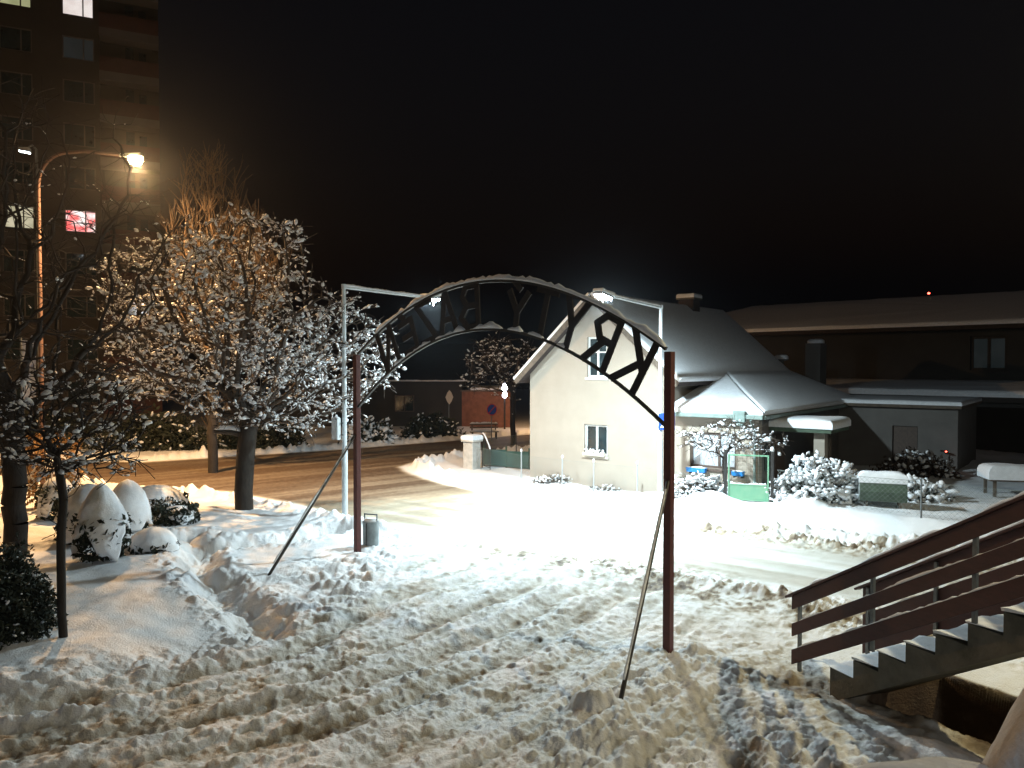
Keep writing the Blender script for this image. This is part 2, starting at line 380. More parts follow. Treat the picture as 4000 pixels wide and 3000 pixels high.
# ------------------------------------------------------------------ plants
def frusta(P0, P1, R0, R1, n):
    P0 = np.asarray(P0, float); P1 = np.asarray(P1, float); d = P1 - P0
    L = np.linalg.norm(d, axis=1, keepdims=True) + 1e-9; d = d / L
    ref = np.where(np.abs(d[:, 2:3]) > .9, np.array([[1., 0, 0]]), np.array([[0, 0, 1.]]))
    u = np.cross(d, ref); u /= np.linalg.norm(u, axis=1, keepdims=True); w = np.cross(d, u)
    a = np.arange(n) * 2 * math.pi / n
    ring = u[:, None, :] * np.cos(a)[None, :, None] + w[:, None, :] * np.sin(a)[None, :, None]
    V = np.concatenate([P0[:, None] + ring * np.asarray(R0)[:, None, None], P1[:, None] + ring * np.asarray(R1)[:, None, None]], 1)
    b = (np.arange(len(P0)) * 2 * n)[:, None, None]
    k = np.arange(n); q = np.stack([k, (k + 1) % n, n + (k + 1) % n, n + k], -1)[None]
    return V.reshape(-1, 3), (b + q).reshape(-1, 4)
def ico():
    import bmesh
    out = []
    for sub in (1, 2):
        bm = bmesh.new(); bmesh.ops.create_icosphere(bm, subdivisions=sub, radius=1)
        out.append((np.array([v.co[:] for v in bm.verts]), np.array([[v.index for v in f.verts] for f in bm.faces]))); bm.free()
    return out
ICO = ico()
def blobs(C, D, RA, RC, fine=0, rng=RNG):     # ellipsoids along D, radii RA along and RC across
    C = np.asarray(C, float); D = np.asarray(D, float); D = D / (np.linalg.norm(D, axis=1, keepdims=True) + 1e-9)
    ref = np.where(np.abs(D[:, 2:3]) > .9, np.array([[1., 0, 0]]), np.array([[0, 0, 1.]]))
    u = np.cross(D, ref); u /= np.linalg.norm(u, axis=1, keepdims=True); w = np.cross(u, D)
    iv, jf = ICO[fine]
    wob = 1 + .16 * rng.standard_normal((len(C), len(iv)))
    V = C[:, None] + (D[:, None] * (iv[None, :, 0:1] * np.asarray(RA)[:, None, None]) + u[:, None] * (iv[None, :, 1:2] * np.asarray(RC)[:, None, None])
        + w[:, None] * (iv[None, :, 2:3] * np.asarray(RC)[:, None, None] * .85)) * 1.0
    V = C[:, None] + (V - C[:, None]) * wob[..., None]
    F = jf[None] + (np.arange(len(C)) * len(iv))[:, None, None]
    return V.reshape(-1, 3), F.reshape(-1, 3)
def leaves(C, size, rng, tilt=None):
    n = len(C); a = rng.standard_normal((n, 3)); a /= np.linalg.norm(a, axis=1, keepdims=True)
    b = np.cross(a, rng.standard_normal((n, 3))); b /= np.linalg.norm(b, axis=1, keepdims=True)
    s = size * (.6 + .8 * rng.random((n, 1)))
    V = np.stack([C - a * s, C + b * s * .45, C + a * s, C - b * s * .45], 1).reshape(-1, 3)
    return V, np.arange(4 * n).reshape(n, 4)

def colonize(trunk, att, step, kill, reach, rng, up=.0, iters=140, jit=.18):
    nodes = [np.array(p, float) for p in trunk]; par = [-1] + list(range(len(trunk) - 1))
    att = np.array(att, float); ni = np.zeros(len(att), int); nd = np.full(len(att), 1e9)
    def upd(i0):
        nonlocal ni, nd
        for i in range(i0, len(nodes)):
            d = np.linalg.norm(att - nodes[i], axis=1); m = d < nd; nd[m] = d[m]; ni[m] = i
    upd(0); seen = {}
    for it in range(iters):
        if len(att) == 0: break
        act = nd < reach
        if not act.any(): act = nd < nd.min() + .5
        acc = {}
        for k in np.nonzero(act)[0]:
            i = ni[k]; v = att[k] - nodes[i]; v = v / (np.linalg.norm(v) + 1e-9)
            acc[i] = acc.get(i, 0) + v
        i0 = len(nodes)
        for i, v in acc.items():
            v = v / (np.linalg.norm(v) + 1e-9) + jit * rng.standard_normal(3); v[2] += up
            v /= np.linalg.norm(v) + 1e-9; p = nodes[i] + v * step
            if any(np.linalg.norm(p - q) < .35 * step for q in seen.get(i, ())): continue
            seen.setdefault(i, []).append(p); nodes.append(p); par.append(i)
        if len(nodes) == i0:
            break
        upd(i0); keep = nd > kill
        att = att[keep]; ni = ni[keep]; nd = nd[keep]
    return np.array(nodes), np.array(par)
def add_twigs(nd, pr, rng, n, length, droop=0.0, upw=0.0, ends_only=False):
    nodes = list(nd); par = list(pr); kids = np.bincount(pr[pr >= 0], minlength=len(nd))
    cand = np.nonzero(kids <= (0 if ends_only else 1))[0]; cand = cand[cand > 3]
    for _ in range(n):
        i = int(rng.choice(cand)); d = nd[i] - nd[pr[i]]; d /= np.linalg.norm(d) + 1e-9
        d = d * .7 + .75 * rng.standard_normal(3) * np.array([1, 1, .6]); d[2] += upw - droop; d /= np.linalg.norm(d)
        L = length * (.5 + rng.random()); p = i; q = nd[i]
        for k in range(2):
            q = q + d * L / 2; d = d + .25 * rng.standard_normal(3); d[2] -= droop * .3; d /= np.linalg.norm(d)
            nodes.append(q); par.append(p); p = len(nodes) - 1
    return np.array(nodes), np.array(par)
def radii(nd, pr, tip, root, p=2.3):
    r = np.zeros(len(nd))
    for i in range(len(nd) - 1, -1, -1):
        if r[i] == 0: r[i] = tip ** p
        if pr[i] >= 0: r[pr[i]] += r[i]
    r = r ** (1 / p); k = np.log(root / tip) / max(np.log(r[0] / tip), 1e-6)
    return tip * (r / tip) ** k
def plant(name, label, cat, base, nd, pr, tip, root, ntrunk, bark, twig, rng, snow=.6, snow_r=(.03, .07), group=None, fine=0, flat=.75, trunk_name='trunk', smin=0.0):
    t = thing(name, label, cat, base, group=group); b = np.array(base, float)
    r = radii(nd, pr, tip, root); i = np.nonzero(pr >= 0)[0]; j = pr[i]
    P0 = nd[j] - b; P1 = nd[i] - b; big = (i < ntrunk) | (r[i] > root * .34)
    big &= True
    for nm, sel, n, mt in ((trunk_name, big, 9, bark), ('branches', ~big, 4, twig)):
        if sel.any():
            V, F = frusta(P0[sel], P1[sel], np.where(i[sel] < ntrunk, r[j[sel]], np.minimum(r[j[sel]], r[i[sel]] * 1.25)), r[i[sel]], n)
            link(nm, np_mesh(nm, V, [F], True), mt, t)
    if snow > 0:
        d = P1 - P0; L = np.linalg.norm(d, axis=1); steep = np.abs(d[:, 2]) / (L + 1e-9)
        m = (rng.random(len(i)) < snow) & (steep < flat) & (r[i] < root * .8) & (P1[:, 2] > smin)
        ks = np.repeat(np.nonzero(m)[0], 3); ks = ks[rng.random(len(ks)) < .8]; q = len(ks)
        rc = rng.uniform(*snow_r, q) * (.5 + 1.5 * rng.random(q) ** 4) + .35 * r[i[ks]]
        C = P0[ks] + d[ks] * rng.random((q, 1)); C[:, 2] += r[i[ks]] * .7 + rc * .4
        V, F = blobs(C, d[ks] + .25 * rng.standard_normal((q, 3)) * L[ks][:, None], rc * rng.uniform(1.0, 2.3, q), rc, fine, rng)
        tag(link('snow_cover', np_mesh('snow_cover', V, [F], True), M['snow'], t), kind='stuff')
    return t
def in_ellipsoids(rng, n, ells, hollow=0.0):
    out = []
    w = np.array([e[1][0] * e[1][1] * e[1][2] for e in ells]); w = w / w.sum()
    for (c, a), k in zip(ells, (w * n).astype(int) + 1):
        v = rng.standard_normal((k, 3)); v /= np.linalg.norm(v, axis=1, keepdims=True)
        v *= (hollow + (1 - hollow) * rng.random((k, 1))) ** (1 / 2.4)
        out.append(np.array(c) + v * np.array(a))
    return np.concatenate(out)
def pt(px, py, D): return ((px - 1106) / 1659 * D, D, H + (790 - py) / 1659 * D)   # survey: image bearing + measured distance

# the big snow-laden tree beside the road
def big_tree():
    rng = np.random.default_rng(5)
    out = [(240, 600), (270, 520), (380, 500), (450, 462), (560, 452), (645, 490), (665, 590), (740, 645), (790, 640), (835, 720), (885, 772), (835, 830), (770, 905), (660, 940), (590, 930),
           (470, 915), (330, 880), (240, 840), (228, 740)]
    D = 23.2; poly = [((x - 1106) / 1659 * D, H + (790 - y) / 1659 * D) for x, y in out]
    A = []
    while len(A) < 3300:
        X = rng.uniform(-12.4, -3.0, 4000); Z = rng.uniform(2.2, 9.3, 4000)
        s = poly_sd(X, Z, poly); ok = s > 0
        ok &= perlin(X * .75 + .2, Z * 1.7, 61) + .5 * perlin(X * 2.2, Z * 3.0, 62) + rng.uniform(-.25, .25, len(X)) > -.12
        X = X[ok]; Z = Z[ok]; s = s[ok]
        dep = np.sqrt(np.clip(s, 0, 3)) * 1.9; Y = D + rng.uniform(-1, 1, len(X)) * dep
        A += list(np.stack([X, Y, Z], -1))
    A = np.array(A[:3300])
    b = (-8.12, D, zg(-8.12, D) - .1)
    trunk = [(b[0], b[1], b[2]), (-8.14, D, .6), (-8.10, D, 1.2), (-8.06, D, 1.8), (-8.0, D, 2.3), (-7.95, D, 2.7)]
    nd, pr = colonize(trunk, A, .24, .34, 1.5, rng, up=.02)
    nt = len(trunk)
    nd, pr = add_twigs(nd, pr, rng, 4200, .42, droop=.10)
    t = plant('snowy_tree', 'large broad bare tree laden with snow beside the road, left of the gateway', 'tree', b, nd, pr, .0085, .27, nt, M['bark'], M['twig'], rng, .62, (.016, .036), fine=0, flat=.92)
    globals()['BIG'] = (t, b); return t
big_tree()
def tree(name, label, base, h0, ells, natt, step, tip, root, bark, twig, seed, snow, snow_r, twigs, tl, up=0.0, lean=(0, 0), group=None, hollow=0.0, flat=.8, droop=.1, kill=1.4, jit=.18):
    rng = np.random.default_rng(seed); z0 = zg(base[0], base[1]) - .08; b = (base[0], base[1], z0)
    k = max(4, int(h0 / .4)); trunk = [(b[0] + lean[0] * i / k + (.02 * rng.standard_normal() if i else 0), b[1] + lean[1] * i / k, z0 + (h0 - z0) * i / k) for i in range(k + 1)]
    A = in_ellipsoids(rng, natt, ells, hollow)
    nd, pr = colonize(trunk, A, step, step * kill, step * 6, rng, up=up, jit=jit)
    if twigs: nd, pr = add_twigs(nd, pr, rng, twigs, tl, droop=droop, upw=max(up, 0) * 2)
    return plant(name, label, 'tree', b, nd, pr, tip, root, len(trunk), bark, twig, rng, snow, snow_r, group=group, flat=flat)
tree('bare_tree', 'tall thick-trunked dark bare tree at the far left edge, in front of the street lamp', (-11.05, 17.0), 3.4,
     [((-11.6, 17.0, 7.2), (4.2, 3.0, 3.6)), ((-9.6, 16.4, 5.0), (2.4, 2.0, 1.6)), ((-12.8, 16.6, 4.9), (2.2, 2.0, 1.5))], 900, .3, .007, .24, M['bark_dark'], M['bark_dark'], 21, .05, (.012, .028), 1300, .6)
tree('young_tree', 'slender young tree with low snow-dusted crown in the smooth snow, front left', (-7.06, 12.0), 2.75,
     [((-7.0, 12.0, 3.55), (1.35, 1.2, .95)), ((-6.55, 11.9, 2.95), (.9, .6, .35)), ((-7.7, 12.1, 3.1), (.7, .6, .4))], 420, .13, .006, .066, M['bark_dark'], M['bark_dark'], 22, .24, (.012, .028), 800, .28)
tree('upright_tree', 'tall upright brown tree with bare vertical twigs behind the snow-laden tree', (-12.3, 31.5), 4.0,
     [((-12.2, 31.5, 8.6), (1.9, 1.6, 4.4)), ((-11.6, 31.5, 8.0), (2.6, 1.6, 3.0))], 900, .3, .010, .2, M['bark'], M['twig_brown'], 23, .0, (.02, .03), 1200, .9, up=.5, droop=-.5, jit=.1)
tree('roadside_tree', 'small bare snow-dusted tree with dark trunk across the far road, left of the house', (.05, 42.5), 2.9,
     [((-.6, 42.5, 4.6), (2.4, 1.8, 1.6)), ((-1.4, 42.4, 3.4), (1.6, 1.0, .8))], 420, .25, .012, .15, M['bark_dark'], M['twig'], 24, .35, (.02, .04), 500, .5)
tree('garden_tree', 'little spreading tree with snow-tipped twigs behind the green gate', (6.55, 23.55), 1.15,
     [((6.4, 23.6, 2.2), (1.25, .9, .55)), ((7.5, 23.6, 2.0), (1.1, .7, .4))], 330, .13, .006, .05, M['bark'], M['twig'], 25, .30, (.014, .032), 420, .32, hollow=.2)

for k, (cx, cy, lb, rr) in enumerate(((-13.5, 41.2, 'dark hedge with thin snow across the far road, behind the big tree trunk', 2.6), (-18.5, 40.0, 'long dark hedge across the far road, left of the big tree trunk', 3.0), (-24.5, 40.4, 'dark hedge across the far road, behind the bowed street lamp', 3.2))):
    HEDGES = globals().setdefault('HEDGES', []); HEDGES.append((cx, cy, lb, rr, 50 + k))
def shrub(name, label, c, rx, h, seed, group, style='cone', drop=.28, leafm=None, lean=0.0):
    rng = np.random.default_rng(seed); z0 = zg(c[0], c[1]) - .12
    t = thing(name, label, 'shrub', (c[0], c[1], z0), group=group)
    n = 40; m = 18; V = []
    for i in range(m):
        f = i / (m - 1)
        for k in range(n):
            a = 2 * math.pi * k / n
            edge = drop * (1 + .55 * math.sin(a * 3 + seed) + .5 * float(perlin(a * 2.2, seed * .7, 3)))
            zz = h * (1 - f) + max(.02, edge) * h * f
            g = 1 - zz / h
            if style == 'cone': r = rx * (math.sin(min(1, g ** .62 * 1.02) * math.pi / 2)) ** 1.02
            else: r = rx * math.sqrt(max(0, 1 - (1 - g) ** 2.2))
            r *= 1 + .10 * float(perlin(a * 1.3 + seed, zz * 2.2, 7)) + .05 * float(perlin(a * 4, zz * 6 + seed, 8))
            V.append((r * math.cos(a) + lean * zz, r * math.sin(a) * .95, zz))
    F = [[i * n + k, (i + 1) * n + k, (i + 1) * n + (k + 1) % n, i * n + (k + 1) % n] for i in range(m - 1) for k in range(n)]
    # inner skirt folds back under the cap
    b = len(V)
    for k in range(n):
        x, y, z = V[(m - 1) * n + k]; V.append((x * .72, y * .72, z + .05))
    F += [[(m - 1) * n + k, b + k, b + (k + 1) % n, (m - 1) * n + (k + 1) % n] for k in range(n)]
    o = link('snow_cap', np_mesh('snow_cap', V, [F], True), M['snow'], t)
    cnt = int(1500 * rx)
    a = rng.random(cnt) * 2 * math.pi; zz = rng.random(cnt) * h * (drop * 1.9); rr = rx * (.55 + .38 * rng.random(cnt)) * np.where(zz < .12 * h, .8, 1)
    C = np.stack([rr * np.cos(a), rr * np.sin(a), zz + .04], -1)
    LV, LF = leaves(C, .075, rng)
    link('foliage', np_mesh('foliage', LV, [LF]), leafm or M['leaf'], t)
    s = MB(); s.tube([(0, 0, -.05), (0, 0, h * .55)], .04, 6); s.build('stem', M['bark_dark'], t)
    return t
G = 'snow-capped shrubs in the front bed'
shrub('snowy_shrub', 'tallest pointed snow-capped shrub with dark foliage showing at its base, right behind the young tree', (-8.75, 16.3), .60, 1.75, 1, G, 'cone', .30)
shrub('snowy_shrub', 'pointed snow-capped shrub with smooth sides, behind and right of the tallest one', (-9.95, 19.8), .62, 1.45, 2, G, 'cone', .16)
shrub('snowy_shrub', 'broad round-topped snow-covered shrub between the young tree trunk and the pointed shrubs', (-10.3, 18.6), .78, 1.55, 3, G, 'dome', .30)
shrub('snowy_shrub', 'oval snow-capped shrub standing on a visible dark stem, left of the young tree trunk', (-12.6, 21.2), .55, 1.30, 4, G, 'dome', .42)
shrub('snowy_shrub', 'low round snow mound of a shrub at the foot of the tallest pointed one', (-8.1, 17.25), .58, .62, 5, G, 'dome', .20)
shrub('snowy_shrub', 'wide ragged snow-covered shrub with dark gaps at the back of the bed, towards the road', (-10.4, 22.3), .95, .92, 6, G, 'dome', .34)
shrub('snowy_shrub', 'lowest snow-covered shrub with a dark open side, rightmost of the bed', (-9.2, 21.0), .62, .58, 7, G, 'dome', .5)
shrub('leafy_shrub', 'orange-brown leafy shrub behind the oval snow-capped shrub', (-13.9, 23.2), .85, 1.6, 8, None, 'dome', .75, M['leaf_brown'])
def bush(name, label, c, rad, nleaf, seed, leafm, leafs, nsnow, sr, group=None, twigs=0, z=None, cat='bush', fine=0):
    rng = np.random.default_rng(seed); z0 = (zg(c[0], c[1]) - .1) if z is None else z
    t = thing(name, label, cat, (c[0], c[1], z0), group=group)
    rad = np.array(rad)
    def shell(n, lo=.0):
        v = rng.standard_normal((n, 3)); v /= np.linalg.norm(v, axis=1, keepdims=True); v[:, 2] = np.abs(v[:, 2])
        k = (1 + .30 * perlin(v[:, 0] * 2.6 + seed, v[:, 1] * 2.6 + v[:, 2] * 2.1, 4) + .14 * perlin(v[:, 0] * 7 + seed, v[:, 1] * 7 + v[:, 2] * 6, 6))[:, None]
        return v * (lo + (1 - lo) * rng.random((n, 1)) ** .45) * k * rad
    C = shell(nleaf, .25); LV, LF = leaves(C, leafs, rng)
    link('foliage', np_mesh('foliage', LV, [LF]), leafm, t)
    if twigs:
        tip = shell(twigs, .6); root = tip * np.array([.25, .25, .05]); V, F = frusta(root, tip, np.full(twigs, .012), np.full(twigs, .004), 4)
        link('branches', np_mesh('branches', V, [F], True), M['twig'], t)
    if nsnow:
        S = shell(nsnow, .62); d = S / rad + .6 * rng.standard_normal((nsnow, 3)); d[:, 2] *= .5
        rc = sr[0] + (sr[1] - sr[0]) * rng.random(nsnow) ** 1.7; V, F = blobs(S, d, rc * rng.uniform(1.0, 2.6, nsnow), rc * .9, fine, rng)
        tag(link('snow_cover', np_mesh('snow_cover', V, [F], True), M['snow'], t), kind='stuff')
    return t
bush('conifer_bush', 'dark green conifer bush with a dusting of snow, front left beside the young tree', (-8.15, 12.1), (.82, .8, 1.42), 15000, 31, M['juniper'], .042, 240, (.012, .035))
bush('snowy_hedge', 'tall bare hedge bush heaped with snow, right of the green gate', (9.05, 22.55), (1.30, 1.0, 1.36), 1500, 32, M['leaf'], .06, 1250, (.028, .10), twigs=900)
bush('snowy_bush', 'low snow-covered bush under the wing window, left of the green gate', (5.75, 23.5), (1.0, .6, .75), 260, 33, M['leaf'], .05, 330, (.025, .085), twigs=300)
bush('roadside_shrub', 'wide conifer shrub with snow lit orange across the far road, left of the dark hedge', (-8.1, 43.2), (1.6, 1.0, 1.5), 1600, 34, M['leaf'], .12, 260, (.08, .17))
bush('dark_hedge', 'dark hedge with thin snow across the far road, beside the thin round sign', (-4.9, 46.5), (1.9, 1.0, 1.55), 2600, 35, M['leaf'], .13, 60, (.06, .12))
bush('garden_bush', 'dim snow-dusted bush against the shed wall', (14.6, 27.6), (1.5, .8, .95), 1100, 36, M['twig'], .10, 120, (.05, .10))
bush('garden_bush', 'low snow-heaped bush right of the green box behind the fence', (12.1, 22.9), (1.15, .7, .72), 500, 37, M['leaf'], .06, 330, (.03, .11), twigs=260)

for cx, cy, lb, rr, sd in HEDGES: bush('dark_hedge', lb, (cx, cy), (rr, 1.2, 2.0), 3200, sd, M['leaf'], .13, 70, (.05, .11), group='dark hedges across the far road')
bush('snowy_plants', 'low snow-tipped plants along the foot of the gable wall, left of the flower box', (1.55, 28.75), (.95, .3, .42), 120, 41, M['twig'], .05, 110, (.02, .06), twigs=140)
bush('snowy_plants', 'low snow-tipped plants at the foot of the gable wall, below the flower box', (3.3, 27.35), (.8, .28, .30), 100, 42, M['twig'], .05, 80, (.02, .055), twigs=110)

# ------------------------------------------------------------------ the house (local frame: x along the gable wall, y away from the road)
def snow_strip(pts, w, h, seed, n=7, lump=.35):
    """a lumpy ridge of snow lying along a 3-D polyline"""
    rng = np.random.default_rng(seed); P = [Vector(p) for p in pts]; Q = []; ks_ = 0.0
    for a, b in zip(P[:-1], P[1:]):
        k = max(1, int((b - a).length / max(.05, w * .8)))
        Q += [a.lerp(b, i / k) for i in range(k)]
    Q.append(P[-1]); V = []; F = []
    for i, q in enumerate(Q):
        d = (Q[min(i + 1, len(Q) - 1)] - Q[max(0, i - 1)]).normalized(); sd = d.cross(Vector((0, 0, 1)))
        sd = sd.normalized() if sd.length > 1e-3 else Vector((1, 0, 0)); up = sd.cross(d)
        ks_ = .72 * ks_ + .62 * rng.standard_normal(); k = 1 + lump * ks_ + .25 * lump * rng.standard_normal(); k = max(.25, min(1.9, k)); k *= .35 if i in (0, len(Q) - 1) else 1
        for j in range(n):
            a = math.pi * j / (n - 1)
            V.append(q + sd * math.cos(a) * w / 2 * (.75 + .25 * k) + up * (math.sin(a) * h * k - .004))
    m = len(Q)
    F = [(i * n + j, (i + 1) * n + j, (i + 1) * n + j + 1, i * n + j + 1) for i in range(m - 1) for j in range(n - 1)]
    F += [(i * n, i * n + n - 1, (i + 1) * n + n - 1, (i + 1) * n) for i in range(m - 1)]
    F += [tuple(range(n)), tuple((m - 1) * n + j for j in range(n))[::-1]]
    mb = MB(); mb.add(V, F); return mb
def slab(poly, th, seed=0, res=.35, amp=.03, edge=.12):
    """a snow layer of rounded thickness lying on a planar polygon (list of 3-D points, counter-clockwise from above)"""
    P = [Vector(p) for p in poly]; nrm = sum(((P[i]).cross(P[(i + 1) % len(P)]) for i in range(len(P))), Vector()).normalized()
    if nrm.z < 0: P = P[::-1]; nrm = -nrm
    o = P[0]; ux = (P[1] - P[0]).normalized(); uy = nrm.cross(ux)
    q = [((p - o).dot(ux), (p - o).dot(uy)) for p in P]
    x0 = min(a for a, b in q); x1 = max(a for a, b in q); y0 = min(b for a, b in q); y1 = max(b for a, b in q)
    nx = max(3, int((x1 - x0) / res)); ny = max(3, int((y1 - y0) / res))
    c = np.array(q).mean(0)
    # concentric rings from the outline inwards keep the outline exact
    per = []
    for i in range(len(q)):
        a = np.array(q[i]); b = np.array(q[(i + 1) % len(q)]); k = max(2, int(np.linalg.norm(b - a) / res))
        per += [a + (b - a) * j / k for j in range(k)]
    per = np.array(per); n = len(per); rad = np.linalg.norm(per - c, axis=1)
    offs = [0, 0, .03, .08, .16]; hs = [0, .55, .82, .96, 1.0]; V = []
    fr = [.35, .7, 1.0]
    for r_i, (of, hh) in enumerate(zip(offs, hs)):
        k = np.clip(1 - of * edge / .12 / np.maximum(rad, .01), .0, 1)
        p2 = c + (per - c) * k[:, None]; w = amp * fbm(p2[:, 0] * .9 + seed, p2[:, 1] * .9, seed, 3) + (.25 * amp * perlin(p2[:, 0] * 5, p2[:, 1] * 5, seed) if r_i else 0)
        for (a, b), dz in zip(p2, w): V.append(o + ux * a + uy * b + nrm * max(0, th * hh + (dz * hh if r_i else 0)))
    last = c + (per - c) * np.clip(1 - .16 * edge / .12 / np.maximum(rad, .01), 0, 1)[:, None]
    for f in fr[:-1]:
        p2 = last + (c - last) * f; w = amp * fbm(p2[:, 0] * .9 + seed, p2[:, 1] * .9, seed, 3)
        for (a, b), dz in zip(p2, w): V.append(o + ux * a + uy * b + nrm * (th + dz))
    V.append(o + ux * c[0] + uy * c[1] + nrm * (th)); rings = (len(V) - 1) // n; F = []
    for i in range(rings - 1):
        F += [(i * n + k, i * n + (k + 1) % n, (i + 1) * n + (k + 1) % n, (i + 1) * n + k) for k in range(n)]
    F += [((rings - 1) * n + k, (rings - 1) * n + (k + 1) % n, len(V) - 1) for k in range(n)]
    F.append(tuple(range(n))[::-1])
    mb = MB(); mb.add(V, F); return mb
def window(parent, x0, x1, z0, z1, y=0.0, frame='white_paint', glass='glass', bars=(.5,), fw=.07, sill=None, depth=.14, name='window', emitm=None, hbars=()):
    """a window unit set in a wall whose face is at y; local x to the right, -y outwards"""
    f = MB()
    f.box(x0, x0 + fw, y - .02, y + .10, z0, z1).box(x1 - fw, x1, y - .02, y + .10, z0, z1)
    f.box(x0 + fw, x1 - fw, y - .018, y + .10, z0, z0 + fw).box(x0 + fw, x1 - fw, y - .018, y + .10, z1 - fw, z1)
    for b in bars:
        c = x0 + (x1 - x0) * b; f.box(c - fw * .55, c + fw * .55, y - .012, y + .09, z0 + fw, z1 - fw)
    for b in hbars:
        c = z0 + (z1 - z0) * b; f.box(x0 + fw, x1 - fw, y - .010, y + .085, c - fw * .35, c + fw * .35)
    w = f.build(name, M[frame], parent, bevel=.008)
    g = MB(); g.box(x0 + fw * .8, x1 - fw * .8, y + .03, y + .05, z0 + fw * .8, z1 - fw * .8); g.build('pane', M[emitm or glass], w)
    if sill:
        s = MB(); s.box(x0 - .06, x1 + .06, y - .16, y + .0, z0 - .10, z0 - .004); s.build('sill', M[sill], w, bevel=.01)
    return w
def wall_with_holes(x0, x1, y0, y1, top, holes, z0=-.3):
    """wall panel between y0 (face) and y1, top is a function of x; rectangular window holes"""
    mb = MB(); xs = sorted({x0, x1, *[h[0] for h in holes], *[h[1] for h in holes], *top[1]}); fn = top[0]
    for a, b in zip(xs[:-1], xs[1:]):
        hs = sorted([h for h in holes if h[0] <= a + 1e-6 and h[1] >= b - 1e-6], key=lambda h: h[2]); z = z0
        for h in hs + [None]:
            ta, tb = (h[2], h[2]) if h else (fn(a), fn(b))
            if min(ta, tb) - z > 1e-4 or max(ta, tb) - z > 1e-3:
                mb.hexa([(a, y0, z), (b, y0, z), (b, y1, z), (a, y1, z)], [(a, y0, ta), (b, y0, tb), (b, y1, tb), (a, y1, ta)])
            if h: z = h[3]
    return mb
bt, bb = BIG; off = lambda p: tuple(Vector(p) - Vector(bb))
for pts, rr in (([(-8.02, 23.15, 2.30), (-8.45, 23.05, 2.42), (-8.92, 22.98, 2.44)], [.12, .09, .075]), ([(-7.98, 23.2, 2.65), (-8.35, 23.1, 3.15), (-8.62, 23.05, 3.75), (-9.1, 23.0, 4.2)], [.15, .13, .11, .07])):
    m_ = MB(); m_.tube([off(p) for p in pts], rr, 9); m_.build('limb', M['bark'], bt, smooth=True)
    snow_strip([off((p[0] + .0, p[1], p[2] + r_ * .75)) for p, r_ in zip(pts, rr)], .20, .10, 77, lump=.25).build('snow_cap', M['snow'], bt, smooth=2)
HX, HY = .70, 29.8
house = thing('house', 'cream plastered gabled house with snowy roof and lower right wing, beyond the road', 'house', (HX, HY, 0), R(-TH))
AP, EV, SLP = 6.95, 3.93, .905           # ridge height, eave height at the break, main slope
gl = lambda x: AP - .16 - SLP * abs(x - 3.0)
gw = [(2.49, 3.48, 1.12, 2.25), (2.61, 3.44, 3.98, 5.45)]
wall_with_holes(0, 5.9, 0, .3, (gl, [3.0]), gw).build('gable_wall', M['plaster'], house)
mb = MB(); mb.hexa([(5.6, .302, -.3), (5.9, .302, -.3), (5.9, 11, -.3), (5.6, 11, -.3)], [(5.6, .302, gl(5.6)), (5.9, .302, gl(5.9)), (5.9, 11, gl(5.9)), (5.6, 11, gl(5.6))])
mb.hexa([(0, .302, -.3), (.3, .302, -.3), (.3, 11, -.3), (0, 11, -.3)], [(0, .302, gl(0)), (.3, .302, gl(.3)), (.3, 11, gl(.3)), (0, 11, gl(0))])
mb.build('side_wall', M['plaster'], house)
ww = [(6.66, 8.26, 1.02, 2.2)]
wall_with_holes(5.903, 9.0, .05, .33, (lambda x: 2.8, []), ww).build('wing_wall', M['plaster'], house)
sw = MB(); sw.box(8.72, 9.0, .333, 11, -.3, 2.82); sw.build('wing_side_wall', M['plaster_grey'], house)
w1 = window(house, 2.49, 3.48, 1.12, 2.25, .10, bars=(.5,), fw=.075, sill='sill')
w2 = window(house, 2.61, 3.44, 3.98, 5.45, .10, bars=(.5,), fw=.07, sill='white_paint', hbars=(.62,))
w3 = window(house, 6.66, 8.26, 1.02, 2.2, .14, frame='frame_brown', glass='curtain', bars=(.62,), fw=.075, sill='frame_brown')
# roofs: tiled boards under, snow on top
def roof_board(pts, th=.12): mb = MB(); mb.prism(pts, (0, 0, -th)); return mb
L0, R0, Y0, Y1 = -.42, 6.42, -.38, 11.3
zl = lambda x: AP - SLP * abs(x - 3.0)
roofL = [(L0, Y0, zl(L0)), (3.0, Y0, AP), (3.0, Y1, AP), (L0, Y1, zl(L0))]
roofR = [(3.002, Y0, AP), (R0, Y0, zl(R0)), (R0, Y1, zl(R0)), (3.002, Y1, AP)]
r1 = MB(); r1.prism(roofL, (0, 0, -.14)).prism(roofR, (0, 0, -.14)); roof = r1.build('roof', M['roof_tile'], house)
fb = MB(); fb.bar((L0, Y0 - .016, zl(L0) - .09), (3.0, Y0 - .016, AP - .09), .03, .2).bar((3.0, Y0 - .02, AP - .09), (R0, Y0 - .02, zl(R0) - .09), .03, .2)
fb.build('bargeboard', M['wood_old'], roof)
s1 = slab([(L0 - .04, Y0 - .05, zl(L0) + .0), (2.96, Y0 - .05, AP + .02), (2.96, Y1, AP + .02), (L0 - .04, Y1, zl(L0))], .13, 1, .4, .008)
s2 = slab([(3.0, Y0 - .05, AP + .02), (R0 + .05, Y0 - .05, zl(R0)), (R0 + .05, Y1, zl(R0)), (3.0, Y1, AP + .02)], .15, 2, .3, .008)
s1.build('roof_snow', M['snow'], house, smooth=True); s2.build('roof_snow', M['snow'], house, smooth=True)
